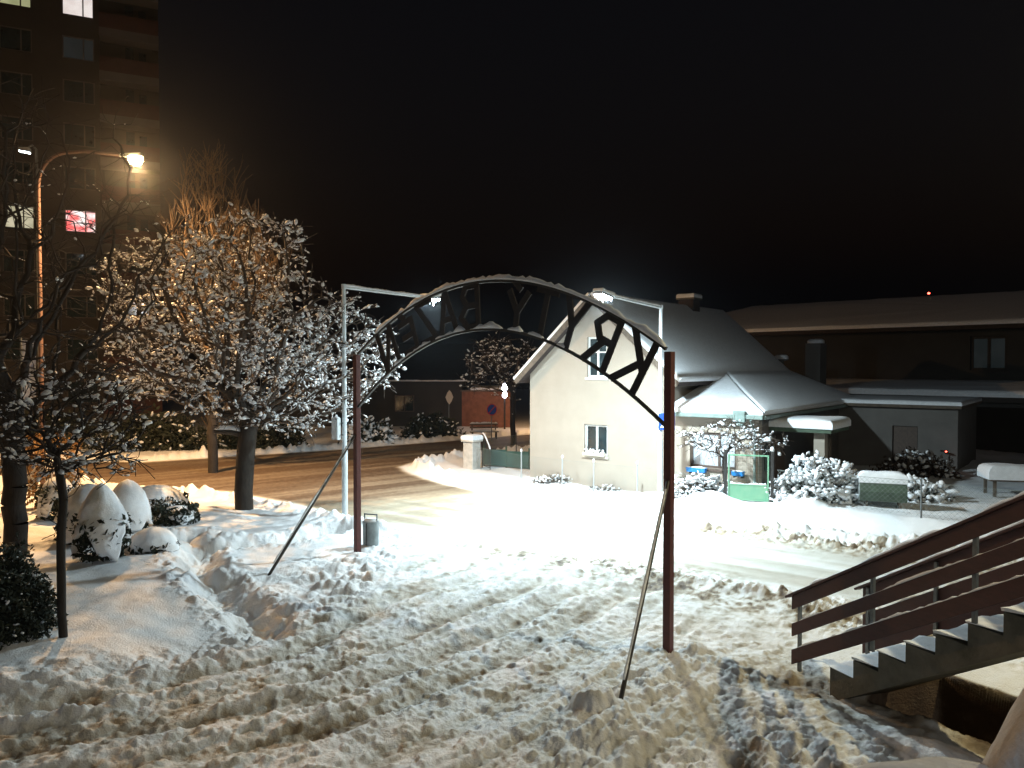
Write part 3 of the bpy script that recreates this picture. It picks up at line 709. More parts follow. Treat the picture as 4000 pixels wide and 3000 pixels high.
# lower wing roof with a hipped front
C_ = (6.15, 4.1, 4.06); A_ = (5.92, -.32, 2.84); B_ = (9.25, -.32, 2.84); D_ = (9.25, 11.3, 2.84); F_ = (6.15, 11.3, 4.06)
wr = MB(); wr.prism([A_, B_, C_], (0, 0, -.1)).prism([B_, D_, F_, C_], (0, 0, -.1)); wroof = wr.build('wing_roof', M['roof_tile'], house)
up = lambda p, d=.004: (p[0], p[1], p[2] + d)
slab([up(A_), (9.28, -.36, 2.845), up(C_, .03)], .17, 3, .22, .004).build('roof_snow', M['snow'], house, smooth=True)
slab([(9.26, -.30, 2.845), up(D_), up(F_, .03), up(C_, .03)], .16, 4, .3, .004).build('roof_snow', M['snow'], house, smooth=True)
gt = MB(); gt.box(5.95, 9.3, -.46, -.33, 2.72, 2.86).box(9.262, 9.36, -.32, 11.2, 2.72, 2.84).box(8.35, 8.75, -.50, -.34, 2.62, 2.98); gt.box(8.44, 8.66, -.44, -.30, 2.50, 2.618)
gt.build('gutter', M['gutter'], house, bevel=.02)
dp = MB(); dp.tube([(8.9, -.40, 2.7), (8.9, -.2, 2.45), (8.9, -.03, 2.3), (8.9, -.03, .1)], .045, 8); dp.build('downpipe', M['gutter'], house, smooth=True)
ch = MB(); ch.box(2.75, 3.45, 7.2, 7.9, 5.9, 7.28); chim = ch.build('chimney', M['roof_tile'], house, bevel=.02)
c2 = MB(); c2.box(2.68, 3.52, 7.13, 7.97, 7.283, 7.36); c2.build('chimney_cap', M['concrete'], chim)
slab([(2.68, 7.13, 7.36), (3.52, 7.13, 7.36), (3.52, 7.97, 7.36), (2.68, 7.97, 7.36)], .2, 6, .15, .02).build('snow_cap', M['snow'], chim, smooth=True)
# porch on the right side wall
p = MB(); p.box(10.32, 10.66, 1.3, 1.62, -.3, 2.26); p.build('porch_pillar', M['plaster'], house, bevel=.01)
p = MB()
for k in range(5): p.box(10.45, 10.51, 1.72 + k * .2, 1.80 + k * .2, .0, 2.22)
p.box(10.44, 10.52, 1.625, 2.7, 1.0, 1.08).box(10.44, 10.52, 1.625, 2.7, 2.14, 2.22); p.build('porch_lattice', M['wood_old'], house)
p = MB(); p.hexa([(9.003, .95, 2.28), (10.95, .95, 2.28), (10.95, 3.0, 2.28), (9.003, 3.0, 2.28)], [(9.003, .95, 2.42), (10.95, .95, 2.40), (10.95, 3.0, 2.40), (9.003, 3.0, 2.42)]); p.build('porch_roof', M['green_dark'], house, bevel=.01)
slab([(9.01, .9, 2.42), (11.0, .9, 2.41), (11.0, 3.05, 2.41), (9.01, 3.05, 2.42)], .30, 8, .2, .03, .26).build('porch_snow', M['snow'], house, smooth=True)
p = MB(); p.box(9.0, 9.04, 1.5, 2.4, 0.1, 2.1); p.build('door', M['frame_brown'], house, bevel=.01)
p = MB(); p.box(9.0, 9.03, .55, 1.15, 1.0, 1.9); p.build('window', M['glass'], house, bevel=.01)
HM = Matrix.Translation((HX, HY, 0)) @ Matrix.Rotation(R(-TH), 4, 'Z')
def hw(x, y, z): return tuple(HM @ Vector((x, y, z)))
def place(name, label, cat, local, group=None): return thing(name, label, cat, hw(*local), R(-TH), group)
# flower box on the gable window sill, blue troughs under the wing window
fbx = place('flower_box', 'narrow snow-filled flower box on the sill of the ground-floor gable window', 'flower box', (2.98, -.10, 1.12))
m_ = MB(); m_.box(-.46, .46, -.075, .06, 0, .12); m_.build('trough', M['sill'], fbx, bevel=.01)
rng = np.random.default_rng(3); Cc = np.stack([rng.uniform(-.42, .42, 26), rng.uniform(-.06, .04, 26), .13 + .10 * rng.random(26)], -1)
V, F = blobs(Cc, rng.standard_normal((26, 3)), rng.uniform(.03, .07, 26), rng.uniform(.03, .055, 26), 0, rng); link('snow_cap', np_mesh('snow_cap', V, [F], True), M['snow'], fbx)
LV, LF = leaves(Cc + np.array([0, 0, .05]) + rng.standard_normal((26, 3)) * .03, .05, rng); tag(link('dry_plant', np_mesh('dry_plant', LV, [LF]), M['twig'], fbx), kind='stuff')
for x, w_, lb in ((7.0, .34, 'long bright blue trough below the wing window, nearer the gateway post'), (8.42, .19, 'short bright blue trough seen through the green gate')):
    t = place('blue_trough', lb, 'trough', (x, -.18, .88)); m_ = MB(); m_.hexa([(-w_ * .94, -.08, 0), (w_ * .94, -.08, 0), (w_ * .94, .08, 0), (-w_ * .94, .08, 0)], [(-w_, -.11, .15), (w_, -.11, .15), (w_, .11, .15), (-w_, .11, .15)])
    m_.build('tub', M['blue'], t, bevel=.01); snow_strip([(-w_ * .9, 0, .145), (w_ * .9, 0, .145)], .19, .06, 9).build('snow_cap', M['snow'], t, smooth=2)
    for sx in (-.66, .66):
        b_ = MB(); b_.box(w_ * sx - .015, w_ * sx + .015, -.06, .2, -.06, -.004); b_.build('bracket', M['dark_steel'], t)

# ------------------------------------------------------------------ gateway with cut-out letters (seen from behind)
GA = Vector((-3.58, 17.7, 0)); GB = Vector((2.46, 12.0, 0)); GL = (GB - GA).length; gd = (GB - GA) / GL
gate = thing('gateway_arch', 'dark red metal arch gateway with cut-out lettering read from the other side', 'gateway', tuple(GA), math.atan2(gd.y, gd.x))
# local frame: x along the gateway to the right post, y away from the road-user's eye, z up
def zo(x): k = 2 * x / GL - 1; return 4.62 + 1.40 * (1 - k * k)
def zi(x): k = 2 * x / GL - 1; return 3.40 + 1.70 * (1 - k * k)
for x, zb, zt in ((0, -.6, 4.66), (GL, -.6, 4.62)):
    p = MB(); p.box(x - .065, x + .065, -.065, .065, zb, zt); p.build('post', M['red_paint'], gate, bevel=.012)
xs = np.linspace(.066, GL - .066, 49)
outer = MB(); inner = MB()
for a, b in zip(xs[:-1], xs[1:]):
    outer.bar((a, 0, zo(a)), (b + .004, 0, zo(b)), .055, .055); inner.bar((a, 0, zi(a)), (b + .004, 0, zi(b)), .05, .05)
outer.build('arch_rail', M['dark_steel'], gate); inner.build('arch_rail', M['dark_steel'], gate)
snow_strip([(x, 0, zo(x) + .027) for x in xs[4:]], .10, .085, 1, lump=.4).build('snow_cap', M['snow'], gate, smooth=2)
for i, (a, b) in enumerate(((8, 15), (16, 21), (22, 27), (28, 30), (31, 33), (35, 36))):
    snow_strip([(x, 0, zi(x) + .025) for x in xs[a:b + 1]], .075, .07, 20 + i, lump=.5).build('snow_cap', M['snow'], gate, smooth=2)
for x, seed in ((-.35, 1), (GL - .35, 2)): pass
br = ((GA, Vector((-5.07, 15.7, zg(-5.07, 15.7) - .1)), 2.8), (GB, Vector((1.38, 9.8, zg(1.38, 9.8) - .1)), 2.6))
for P, Q, z in br:
    p = MB(); top = P + Vector((0, 0, z)); d = (Vector((Q.x, Q.y, 0)) - Vector((P.x, P.y, 0))).normalized() * .06
    p.tube([top + d, Q], .032, 8); s_ = p.build('strut', M['dark_steel'], None, smooth=True)
    s_.data.transform(gate.matrix_basis.inverted() if False else (Matrix.Translation(tuple(GA)) @ Matrix.Rotation(math.atan2(gd.y, gd.x), 4, 'Z')).inverted()); s_.parent = gate
    sn = snow_strip([top + d + Vector((0, 0, .03)) + (Q - top) * f for f in np.linspace(.04, .9, 20)], .04, .02, 5, 5, .6).build('snow_cap', M['snow'], None, smooth=2)
    sn.data.transform((Matrix.Translation(tuple(GA)) @ Matrix.Rotation(math.atan2(gd.y, gd.x), 4, 'Z')).inverted()); sn.parent = gate
# each letter as strokes in a unit box, x = reading direction
LT = {'K': [((0, 0), (0, 1)), ((0, .40), (1, 1)), ((.22, .54), (1, 0))],
      'R': [((0, 0), (0, 1)), ((0, .96), (.62, .96)), ((.62, .96), (.95, .74)), ((.95, .74), (.62, .50)), ((.62, .50), (0, .50)), ((.40, .50), (1, 0))],
      'Y': [((.5, 0), (.5, .48)), ((.5, .45), (0, 1)), ((.5, .45), (1, 1))],
      'T': [((.5, 0), (.5, .94)), ((0, .95), (1, .95))],
      'Ý': [((.5, 0), (.5, .40)), ((.5, .38), (0, .80)), ((.5, .38), (1, .80)), ((.45, .88), (.75, 1))],
      'B': [((0, 0), (0, 1)), ((0, .96), (.65, .96)), ((.65, .96), (.9, .75)), ((.9, .75), (.65, .52)), ((0, .52), (.65, .52)), ((.65, .52), (1, .28)), ((1, .28), (.65, .04)), ((0, .04), (.65, .04))],
      'A': [((0, 0), (.5, 1)), ((.5, 1), (1, 0)), ((.22, .34), (.78, .34))],
      'Z': [((0, .96), (1, .96)), ((1, .96), (0, .04)), ((0, .04), (1, .04))],
      'É': [((0, 0), (0, .80)), ((0, .77), (.9, .77)), ((0, .42), (.8, .42)), ((0, .04), (.9, .04)), ((.4, .86), (.7, 1))],
      'N': [((0, 0), (0, 1)), ((0, 1), (1, 0)), ((1, 0), (1, 1))]}
for i, chr_ in enumerate('KRYTÝ BAZÉN'):
    if chr_ == ' ': continue
    x = 7.40 - .60 * i
    dz = (zo(x + .1) - zo(x - .1)) / .2; dzi = (zi(x + .1) - zi(x - .1)) / .2
    tx = Vector((1, 0, (dz + dzi) / 2)).normalized(); rad = Vector((-tx.z, 0, tx.x))     # across the band
    c0 = Vector((x, 0, zi(x))); 
    # reach from the inner rail to the outer rail along rad
    lo, hi = .2, 1.6
    for _ in range(30):
        m_ = (lo + hi) / 2; q = c0 + rad * m_
        if q.z < zo(q.x): lo = m_
        else: hi = m_
    hgt = lo - .02; wid = .47; L = MB()
    for k, ((ax, az), (bx, bz)) in enumerate(LT[chr_]):
        pa = c0 - tx * (ax - .5) * wid + rad * (.03 + az * (hgt - .03)); pb = c0 - tx * (bx - .5) * wid + rad * (.03 + bz * (hgt - .03))
        d = (pb - pa).normalized(); nrm = Vector((-d.z, 0, d.x)); h_ = .062; e = d * .035
        y0, y1 = -.012 - .0015 * k, .012 + .0015 * k
        q = [pa - e - nrm * h_, pb + e - nrm * h_, pb + e + nrm * h_, pa - e + nrm * h_]
        L.hexa([v + Vector((0, y0, 0)) for v in q], [v + Vector((0, y1, 0)) for v in q])
    L.build('letter', M['letter'], gate)

# ------------------------------------------------------------------ lamps
def point(name, loc, col, power, r=.12):
    l = bpy.data.lights.new(name, 'POINT'); l.color = col; l.energy = power; l.shadow_soft_size = r
    o = bpy.data.objects.new(name, l); COL.objects.link(o); o.location = loc; return o
def down_light(name, loc, col, power, tilt=(0, 0), size=.28):
    l = bpy.data.lights.new(name, 'AREA'); l.shape = 'DISK'; l.size = size; l.color = col; l.energy = power
    o = bpy.data.objects.new(name, l); COL.objects.link(o); o.location = loc
    d = Vector((tilt[0], tilt[1], -1)).normalized(); o.rotation_euler = d.to_track_quat('-Z', 'Y').to_euler(); return o
def crossing_lamp(label, base, top, arm, ang, tilt, gz):
    z0 = zg(*base) - .1; t = thing('crossing_lamp', label, 'street lamp', (base[0], base[1], z0), R(ang), 'lamps over the crossing')
    h = top - z0; m_ = MB(); m_.tube([(0, 0, 0), (0, 0, h * .3), (0, 0, h * .302), (0, 0, h)], [.085, .085, .068, .055], 14); m_.build('pole', M['pole_white'], t, smooth=True)
    r_ = arm * math.sin(R(tilt)); m_ = MB(); m_.tube([(0, -.05, h - .06), (0, arm - .3, h - .06 + r_)], [.042, .034], 10); m_.tube([(0, 0, h - .1), (0, 0, h + .03)], .07, 12); m_.build('arm', M['pole_white'], t, smooth=True)
    snow_strip([(0, .0, h - .02), (0, arm - .3, h - .03 + r_)], .085, .06, 31, lump=.2).build('snow_cap', M['snow'], t, smooth=2)
    hd = bpy.data.objects.new('lamp_head', None); hd.empty_display_size = .1
    m_ = MB(); a = R(tilt + 6 * (1 if tilt >= 0 else 1)); ca, sa = math.cos(a), math.sin(a); o = Vector((0, arm, h - .06 + r_))
    X = Vector((1, 0, 0)); Yv = Vector((0, ca, sa)); Z = Vector((0, -sa, ca)); P = lambda x, y, z: o + X * x + Yv * y + Z * z
    m_.hexa([P(-.15, -.35, -.03), P(.15, -.35, -.03), P(.17, .32, -.03), P(-.17, .32, -.03)], [P(-.08, -.33, .07), P(.08, -.33, .07), P(.12, .28, .05), P(-.12, .28, .05)])
    head = m_.build('lamp_head', M['galv'], t, bevel=.01)
    m_ = MB(); m_.hexa([P(-.11, -.22, -.10), P(.11, -.22, -.10), P(.12, .25, -.10), P(-.12, .25, -.10)], [P(-.13, -.25, -.034), P(.13, -.25, -.034), P(.14, .28, -.034), P(-.14, .28, -.034)])
    m_.build('diffuser', M['led'], head)
    slab([P(-.16, -.38, .055), P(.16, -.38, .055), P(.16, .33, .045), P(-.16, .33, .045)], .10, 4, .1, .02, .09).build('snow_cap', M['snow'], head, smooth=True)
    for x, y, l_ in ((-.12, .24, .22), (.10, .1, .12), (.14, -.2, .16), (-.13, -.22, .1)):
        m_ = MB(); q = P(x, y, -.04); m_.tube([q, q + Vector((0, 0, -l_ * .5)), q + Vector((0, 0, -l_))], [.022, .016, .004], 6); m_.build('icicle', M['led_ice_glow'], head, smooth=True)  # icicles glow by emission in place of the lamp light they catch
    return t, Vector((base[0], base[1], z0)) + Matrix.Rotation(R(ang), 3, 'Z') @ (o + Z * -.17)
CL = (.74, .93, 1.0)
lt, q1 = crossing_lamp('white lamp post with a long snowy arm, behind the left post of the gateway', (-4.85, 22.2), 6.72, 3.6, -38, -1, 0)
rt, q2 = crossing_lamp('white lamp post with a glaring lamp, in front of the cream house', (4.74, 24.5), 6.30, 3.5, 142, 2.5, 0)
LPW = 1950
down_light('crossing_light', q1, CL, LPW * .55, (.04, .02)); down_light('crossing_light', q2, CL, LPW * 1.25, (.02, .02))
bx = thing('cable_box', 'grey metal box strapped to the white lamp post left of the gateway', 'box', (-4.95, 22.02, 2.28), R(-38)); m_ = MB(); m_.box(-.20, .06, -.13, -.01, 0, .62).box(-.16, .02, -.145, -.132, .05, .57); m_.build('casing', M['pole_white'], bx, bevel=.01)
m_ = MB(); m_.box(-.1, .16, -.01, .01, .12, .16).box(-.1, .16, -.01, .01, .46, .50); m_.build('strap', M['galv_dark'], bx)
snow_strip([(-.18, -.07, .62), (.05, -.07, .62)], .12, .05, 3).build('snow_cap', M['snow'], bx, smooth=2)
# pedestrian crossing sign on the right lamp post
sg = thing('crossing_sign', 'blue square pedestrian crossing sign on the white lamp post by the house', 'sign', (4.72, 24.42, 2.35), R(8)); s_ = .27
m_ = MB(); m_.box(-.06, s_ * 2 - .06, -.03, -.012, 0, .54); pl = m_.build('plate', M['sign_blue'], sg, bevel=.008)
m_ = MB(); m_.prism([(-.01, -.033, .08), (.43, -.033, .08), (.21, -.033, .47)], (0, .002, 0)); m_.build('triangle', M['sign_white'], pl)
m_ = MB(); m_.box(.19, .235, -.037, -.0335, .24, .32); m_.prism([(.17, -.037, .11), (.20, -.037, .11), (.235, -.037, .24), (.19, -.037, .24)], (0, .003, 0)); m_.prism([(.25, -.0375, .11), (.28, -.0375, .11), (.235, -.0375, .24), (.205, -.0375, .24)], (0, .003, 0)); m_.box(.19, .232, -.0372, -.0338, .335, .375)
m_.build('walking_figure', M['dark_steel'], pl)
m_ = MB(); m_.box(-.07, .10, -.012, .09, .1, .13).box(-.07, .10, -.012, .09, .4, .43); m_.build('bracket', M['galv'], sg)
# sodium street lamp with a bowed arm
def bowed_lamp(label, base, h, reach, ang, group, mtl, lens, power, col, head_tilt=10, r_=.085):
    z0 = zg(*base) - .1; t = thing('street_lamp', label, 'street lamp', (base[0], base[1], z0), R(ang), group); hh = h - z0
    pts = [(0, 0, 0), (0, 0, hh * .45)] + [(0, 0, hh - 1.25)] + [(1.05 * (1 - math.cos(a)), 0, hh - 1.25 + 1.15 * math.sin(a)) for a in np.linspace(.2, 1.45, 7)] + [(1.6, 0, hh - .05), (reach - .5, 0, hh - .16)]
    m_ = MB(); m_.tube(pts, [r_, r_ * .9] + [r_ * .7] * (len(pts) - 2), 12); m_.build('pole', mtl, t, smooth=True)
    m_ = MB(); o = Vector((reach, 0, hh - .2)); m_.hexa([o + Vector(v) for v in ((-.5, -.07, -.04), (.3, -.14, -.02), (.3, .14, -.02), (-.5, .07, -.04))], [o + Vector(v) for v in ((-.5, -.05, .08), (.25, -.08, .12), (.25, .08, .12), (-.5, .05, .08))])
    hd = m_.build('lamp_head', M['galv'], t, bevel=.02)
    m_ = MB(); m_.lathe([(.06, -.32), (.18, -.27), (.25, -.14), (.24, -.03)], 16, o + Vector((.05, 0, 0))); m_.build('lens', lens, hd, smooth=True)
    w = Vector((base[0], base[1], z0)) + Matrix.Rotation(R(ang), 3, 'Z') @ (o + Vector((.05, 0, -.42)))
    if power > 2000: point('sodium_glow', w, col, power * .05, .10)
    if power: down_light('sodium_light', w, col, power)
    return t
SOD = (1.0, .58, .25)
bowed_lamp('tall rusty street lamp with bowed arm and glowing orange lamp at upper left', (-16.55, 27.0), 11.95, 3.3, 2, None, M['pole_rust'], M['sodium'], 4300, SOD)
bowed_lamp('street lamp on the far roadside, behind the house', (3.6, 49.0), 4.9, 2.0, 60, 'further street lamps', M['pole_rust'], M['sodium'], 600, SOD)
bowed_lamp('street lamp further along the road to the left', (-31.0, 27.5), 11.0, 3.0, 60, 'further street lamps', M['pole_rust'], M['sodium'], 1100, SOD)
# white street lamp beyond the trees
t = thing('white_lamp', 'small white street lamp on a thin post above the bowed lamp, far left', 'street lamp', (-20.9, 34.0, 0)); m_ = MB(); m_.tube([(0, 0, 0), (0, 0, 13.9), (-.2, 0, 14.1), (-.35, 0, 14.0)], [.08, .05, .04, .04], 8); m_.build('pole', M['galv_dark'], t, smooth=True)
m_ = MB(); m_.hexa([(-.75, -.1, 13.86), (-.3, -.1, 13.78), (-.3, .1, 13.78), (-.75, .1, 13.86)], [(-.75, -.1, 13.98), (-.3, -.1, 13.98), (-.3, .1, 13.98), (-.75, .1, 13.98)]); hd = m_.build('lamp_head', M['galv'], t)
m_ = MB(); m_.hexa([(-.73, -.09, 13.80), (-.32, -.09, 13.72), (-.32, .09, 13.72), (-.73, .09, 13.80)], [(-.73, -.09, 13.855), (-.32, -.09, 13.775), (-.32, .09, 13.775), (-.73, .09, 13.855)]); m_.build('lens', M['led_ice_glow'], hd)
# lamp on the landing of the stair, just outside the picture: lights the treads from the right
t = thing('landing_lamp', 'warm lamp on a tall post to the right of the stair', 'lamp', (11.2, 9.4, 6.9)); m_ = MB(); m_.tube([(0, 0, -7.2), (0, 0, 2.3)], .04, 8); m_.build('pole', M['dark_steel'], t, smooth=True)
m_ = MB(); m_.lathe([(.04, 2.3), (.13, 2.38), (.15, 2.5), (.10, 2.62), (.03, 2.66)], 12); m_.build('globe', emit_mat('warm_globe', (1, .86, .55), 20), t, smooth=True)
t = thing('fill_light_mast', 'unseen tall mast with an added fill light behind the terrace', 'lamp', (5.5, -12.5, 2.8)); m_ = MB(); m_.tube([(0, 0, 0), (0, 0, 10.2)], [.1, .06], 10); m_.build('pole', M['galv'], t, smooth=True)  # added mast: unseen fill light that softens contrast in the foreground
m_ = MB(); m_.hexa([(-.3, -.1, 10.2), (.3, -.1, 10.2), (.3, .15, 10.1), (-.3, .15, 10.1)], [(-.3, -.1, 10.5), (.3, -.1, 10.5), (.3, .15, 10.5), (-.3, .15, 10.5)]); m_.build('lamp_head', M['galv'], t)
down_light('fill_light', (5.4, -12.0, 13.0), (.94, .97, 1.0), 950, (-.1, .30), .5)
down_light('landing_light', (11.15, 9.4, 9.0), (1.0, .84, .48), 760, (-.62, .0), .3)

# ------------------------------------------------------------------ litter bin
z0 = zg(-3.38, 18.3) - .03
t = thing('litter_bin', 'round grey metal litter bin with a square lid frame beside the left gateway post', 'litter bin', (-3.38, 18.3, z0), R(-20))
m_ = MB(); m_.lathe([(.165, 0), (.185, .01), (.19, .35), (.195, .60), (.20, .62)], 24); m_.build('drum', mat('bin_metal', (.26, .30, .31), .5, .2, 5, metal=.2), t, smooth=True)
m_ = MB(); m_.tube([(.0, -.196, .02), (.0, -.204, .60)], .012, 6); m_.build('seam', M['dark_steel'], t)
m_ = MB(); m_.box(-.18, -.155, -.012, .012, .62, .80).box(.155, .18, -.012, .012, .62, .80).box(-.153, .153, -.012, .012, .77, .797); m_.build('handle_frame', M['galv_dark'], t)
slab([(.17 * math.cos(a), .17 * math.sin(a), .60) for a in np.linspace(0, 6.28, 13)[:-1]], .09, 3, .08, .02, .1).build('snow_cap', M['snow'], t, smooth=True)

# ------------------------------------------------------------------ fences, gate, gate pillar
def chain_link(mb, a, b, z0, h, sp=.13, r=.0028):
    a = Vector(a); b = Vector(b); L = (b - a).length; d = (b - a) / L; n = int((L + h) / sp)
    for sgn in (1, -1):
        for k in range(n):
            s = -h + k * sp if sgn == 1 else k * sp
            s0, t0, s1, t1 = (s, 0, s + h, h) if sgn == 1 else (s, 0, s - h, h)
            pts = []
            ks = [0, 1]
            if s0 < 0: ks[0] = (0 - s0) / (s1 - s0)
            if s1 > L: ks[1] = (L - s0) / (s1 - s0)
            if s0 > L: ks[0] = (L - s0) / (s1 - s0)
            if s1 < 0: ks[1] = (0 - s0) / (s1 - s0)
            if ks[1] - ks[0] < .02 or s0 + (s1 - s0) * ks[0] < -.01 or s0 + (s1 - s0) * ks[0] > L + .01: continue
            for q in ks: pts.append(a + d * (s0 + (s1 - s0) * q) + Vector((0, 0, z0 + h * q)))
            mb.tube(pts, r, 3, False)
def fence(name, label, pts, h, post_at, postm, seed, group=None, lean=0, snow=True, zoff=0.0):
    zs = [zg(*p) for p in pts]; t = thing(name, label, 'fence', (pts[0][0], pts[0][1], zs[0] + zoff), group=group); o = Vector((pts[0][0], pts[0][1], zs[0] + zoff))
    m_ = MB()
    for (p, q, za, zb) in zip(pts[:-1], pts[1:], zs[:-1], zs[1:]):
        z = min(za, zb); chain_link(m_, (p[0], p[1], 0), (q[0], q[1], 0), z + .05, h - .08)
        m_.tube([(p[0], p[1], z + h - .03), (q[0], q[1], z + h - .03)], .006, 4, False)
    m_.v = [tuple(Vector(v) - Vector((o.x, o.y, 0)) - Vector((0, 0, o.z - zoff)) for v in [v])[0] for v in m_.v] if False else [(v[0] - o.x, v[1] - o.y, v[2] - o.z + zoff) for v in m_.v]
    m_.build('wire_mesh', M['wire'], t)
    for (x, y) in post_at:
        z = zg(x, y); p = MB(); p.tube([(x - o.x, y - o.y, z - .4 - o.z), (x - o.x, y - o.y, z + h + .06 - o.z + zoff)], .024, 8); p.build('post', postm, t, smooth=True)
        if snow:
            V, F = blobs([(x - o.x, y - o.y, z + h + .09 - o.z + zoff)], [(0, 0, 1)], [.07], [.048], 1); link('snow_cap', np_mesh('snow_cap', V, [F], True), M['snow'], t)
    return t
fence('wire_fence', 'wire mesh fence with snow-topped posts along the front of the cream house', [(-1.5, 32.6), (.3, 29.6), (1.8, 28.1), (4.2, 26.1), (6.15, 23.6)], .98,
      [(.36, 29.55), (1.84, 28.05), (2.9, 27.2), (4.25, 26.0), (5.2, 24.8)], M['galv'], 1)
fence('wire_fence', 'wire mesh fence with thin posts in front of the green box', [(7.7, 22.2), (10.6, 20.1), (13.6, 17.6), (16.0, 15.6)], 1.0, [(10.7, 20.0), (13.3, 17.85)], M['galv_dark'], 2, snow=False)
fence('wire_fence', 'low wire fence with thin dark posts around the garden left of the house', [(-1.3, 34.2), (1.6, 38.5), (5.2, 44.2)], 1.15, [(-1.2, 34.3), (.2, 36.4), (1.6, 38.5)], M['dark_steel'], 3, snow=False)
t = thing('shade_panels', 'low dark teal panels standing for shaded snow between the stone pillar and the house corner', 'fence', (-1.25, 33.75, 0), math.atan2(32.3 - 33.75, .70 + 1.25)); Lf = math.hypot(1.95, 1.45)  # added panels: their dark teal stands for shade on the yard snow
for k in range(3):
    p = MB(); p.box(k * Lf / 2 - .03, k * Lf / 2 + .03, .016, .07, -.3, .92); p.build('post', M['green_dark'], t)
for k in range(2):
    p = MB(); p.hexa([(k * Lf / 2 + .004, -.012, .05), ((k + 1) * Lf / 2 - .004, -.012, .05), ((k + 1) * Lf / 2 - .004, .012, .05), (k * Lf / 2 + .004, .012, .05)], [(k * Lf / 2 + .004, -.012, .72), ((k + 1) * Lf / 2 - .004, -.012, .78), ((k + 1) * Lf / 2 - .004, .012, .78), (k * Lf / 2 + .004, .012, .72)]); p.build('panel', mat('shade_teal', (.03, .085, .075), .6, .2, 3), t)
z0 = zg(7.0, 22.75)
gt = thing('garden_gate', 'green steel garden gate with mesh above a solid lower panel', 'gate', (7.02, 22.75, z0 - .02), R(-20))
m_ = MB()
for x in (-.58, .54): m_.box(x, x + .045, -.02, .025, .05, 1.42)
m_.box(-.535, .54, -.02, .025, 1.375, 1.42).box(-.535, .54, -.02, .025, .50, .54).box(-.535, .54, -.02, .025, .05, .09); m_.build('gate_frame', M['green'], gt, bevel=.006)
m_ = MB(); m_.box(-.534, .539, -.008, .008, .092, .498); m_.build('lower_panel', M['green'], gt)
m_ = MB()
for k in range(10): m_.box(-.49 + k * .11, -.486 + k * .11, -.003, .001, .542, 1.373)
for k in range(7): m_.box(-.534, .539, .0015, .0045, .65 + k * .11, .654 + k * .11)
m_.build('mesh_panel', M['green_dark'], gt)
for x in (-.70, .63):
    p = MB(); p.box(x, x + .09, -.045, .045, -.3, 1.56); p.build('gate_post', M['dark_steel'], gt, bevel=.008)
    V, F = blobs([(x + .045, 0, 1.60)], [(0, 0, 1)], [.075], [.075], 1); link('snow_cap', np_mesh('snow_cap', V, [F], True), M['snow'], gt)
snow_strip([(-.53, 0, .54), (.53, 0, .54)], .04, .05, 4, lump=.7).build('snow_cap', M['snow'], gt, smooth=2)
t = thing('gate_pillar', 'pale stone gate pillar with thick snow cap on the corner left of the house', 'pillar', (-1.72, 32.9, zg(-1.72, 32.9) - .1), R(-38))
m_ = MB(); m_.box(-.27, .27, -.27, .27, 0, 1.28); m_.build('shaft', M['stone'], t, bevel=.02)
m_ = MB(); m_.box(-.34, .34, -.34, .34, 1.283, 1.37); m_.build('cap', M['stone'], t, bevel=.02)
slab([(-.34, -.34, 1.37), (.34, -.34, 1.37), (.34, .34, 1.37), (-.34, .34, 1.37)], .2, 3, .12, .02, .12).build('snow_cap', M['snow'], t, smooth=True)
t = thing('iron_gate', 'dark iron gate leaf with snow on it standing open beside the stone pillar', 'gate', (-1.30, 33.4, zg(-1.3, 33.4)), R(-70))
m_ = MB(); m_.tube([(0, 0, 0), (0, 0, 1.55)], .03, 8); m_.tube([(.0, 0, 1.5), (.4, 0, 1.4), (.9, 0, 1.1), (1.1, 0, .9)], .02, 6); m_.tube([(1.1, 0, .05), (1.1, 0, .9)], .02, 6); m_.tube([(0, 0, .12), (1.1, 0, .12)], .02, 6)
for k in range(1, 8): m_.tube([(k * .137, 0, .12), (k * .137, 0, 1.48 - .0 - (k * .137) ** 1.6 * .5)], .010, 5)
m_.build('bars', M['dark_steel'], t); snow_strip([(0.02, 0, 1.52), (.4, 0, 1.42), (.9, 0, 1.12), (1.1, 0, .92)], .07, .06, 5, lump=.4).build('snow_cap', M['snow'], t, smooth=2)
# green box behind the right fence
z0 = zg(10.45, 21.6)
t = thing('green_box', 'dark green six-sided box with a thick snow cap behind the right fence', 'box', (10.45, 21.6, z0), R(-20))
m_ = MB(); prof = [(-.28, .0), (.28, 0), (.36, .28), (.26, .52), (-.26, .52), (-.36, .28)]
m_.prism([(-.60, a, b + .18) for a, b in prof], (1.2, 0, 0)); m_.build('body', M['green_dark'], t, bevel=.012)
m_ = MB(); m_.prism([(-.618, a * .93, b * .93 + .20) for a, b in prof], (.015, 0, 0)); m_.build('end_plate', M['galv'], t)
m_ = MB()
for x in (-.45, .4): m_.box(x, x + .07, -.2, .2, -.1, .178)
m_.build('leg', M['wood_old'], t)
slab([(-.62, -.30, .70), (.62, -.30, .70), (.62, .30, .70), (-.62, .30, .70)], .30, 4, .12, .03, .24).build('snow_cap', M['snow'], t, smooth=True)

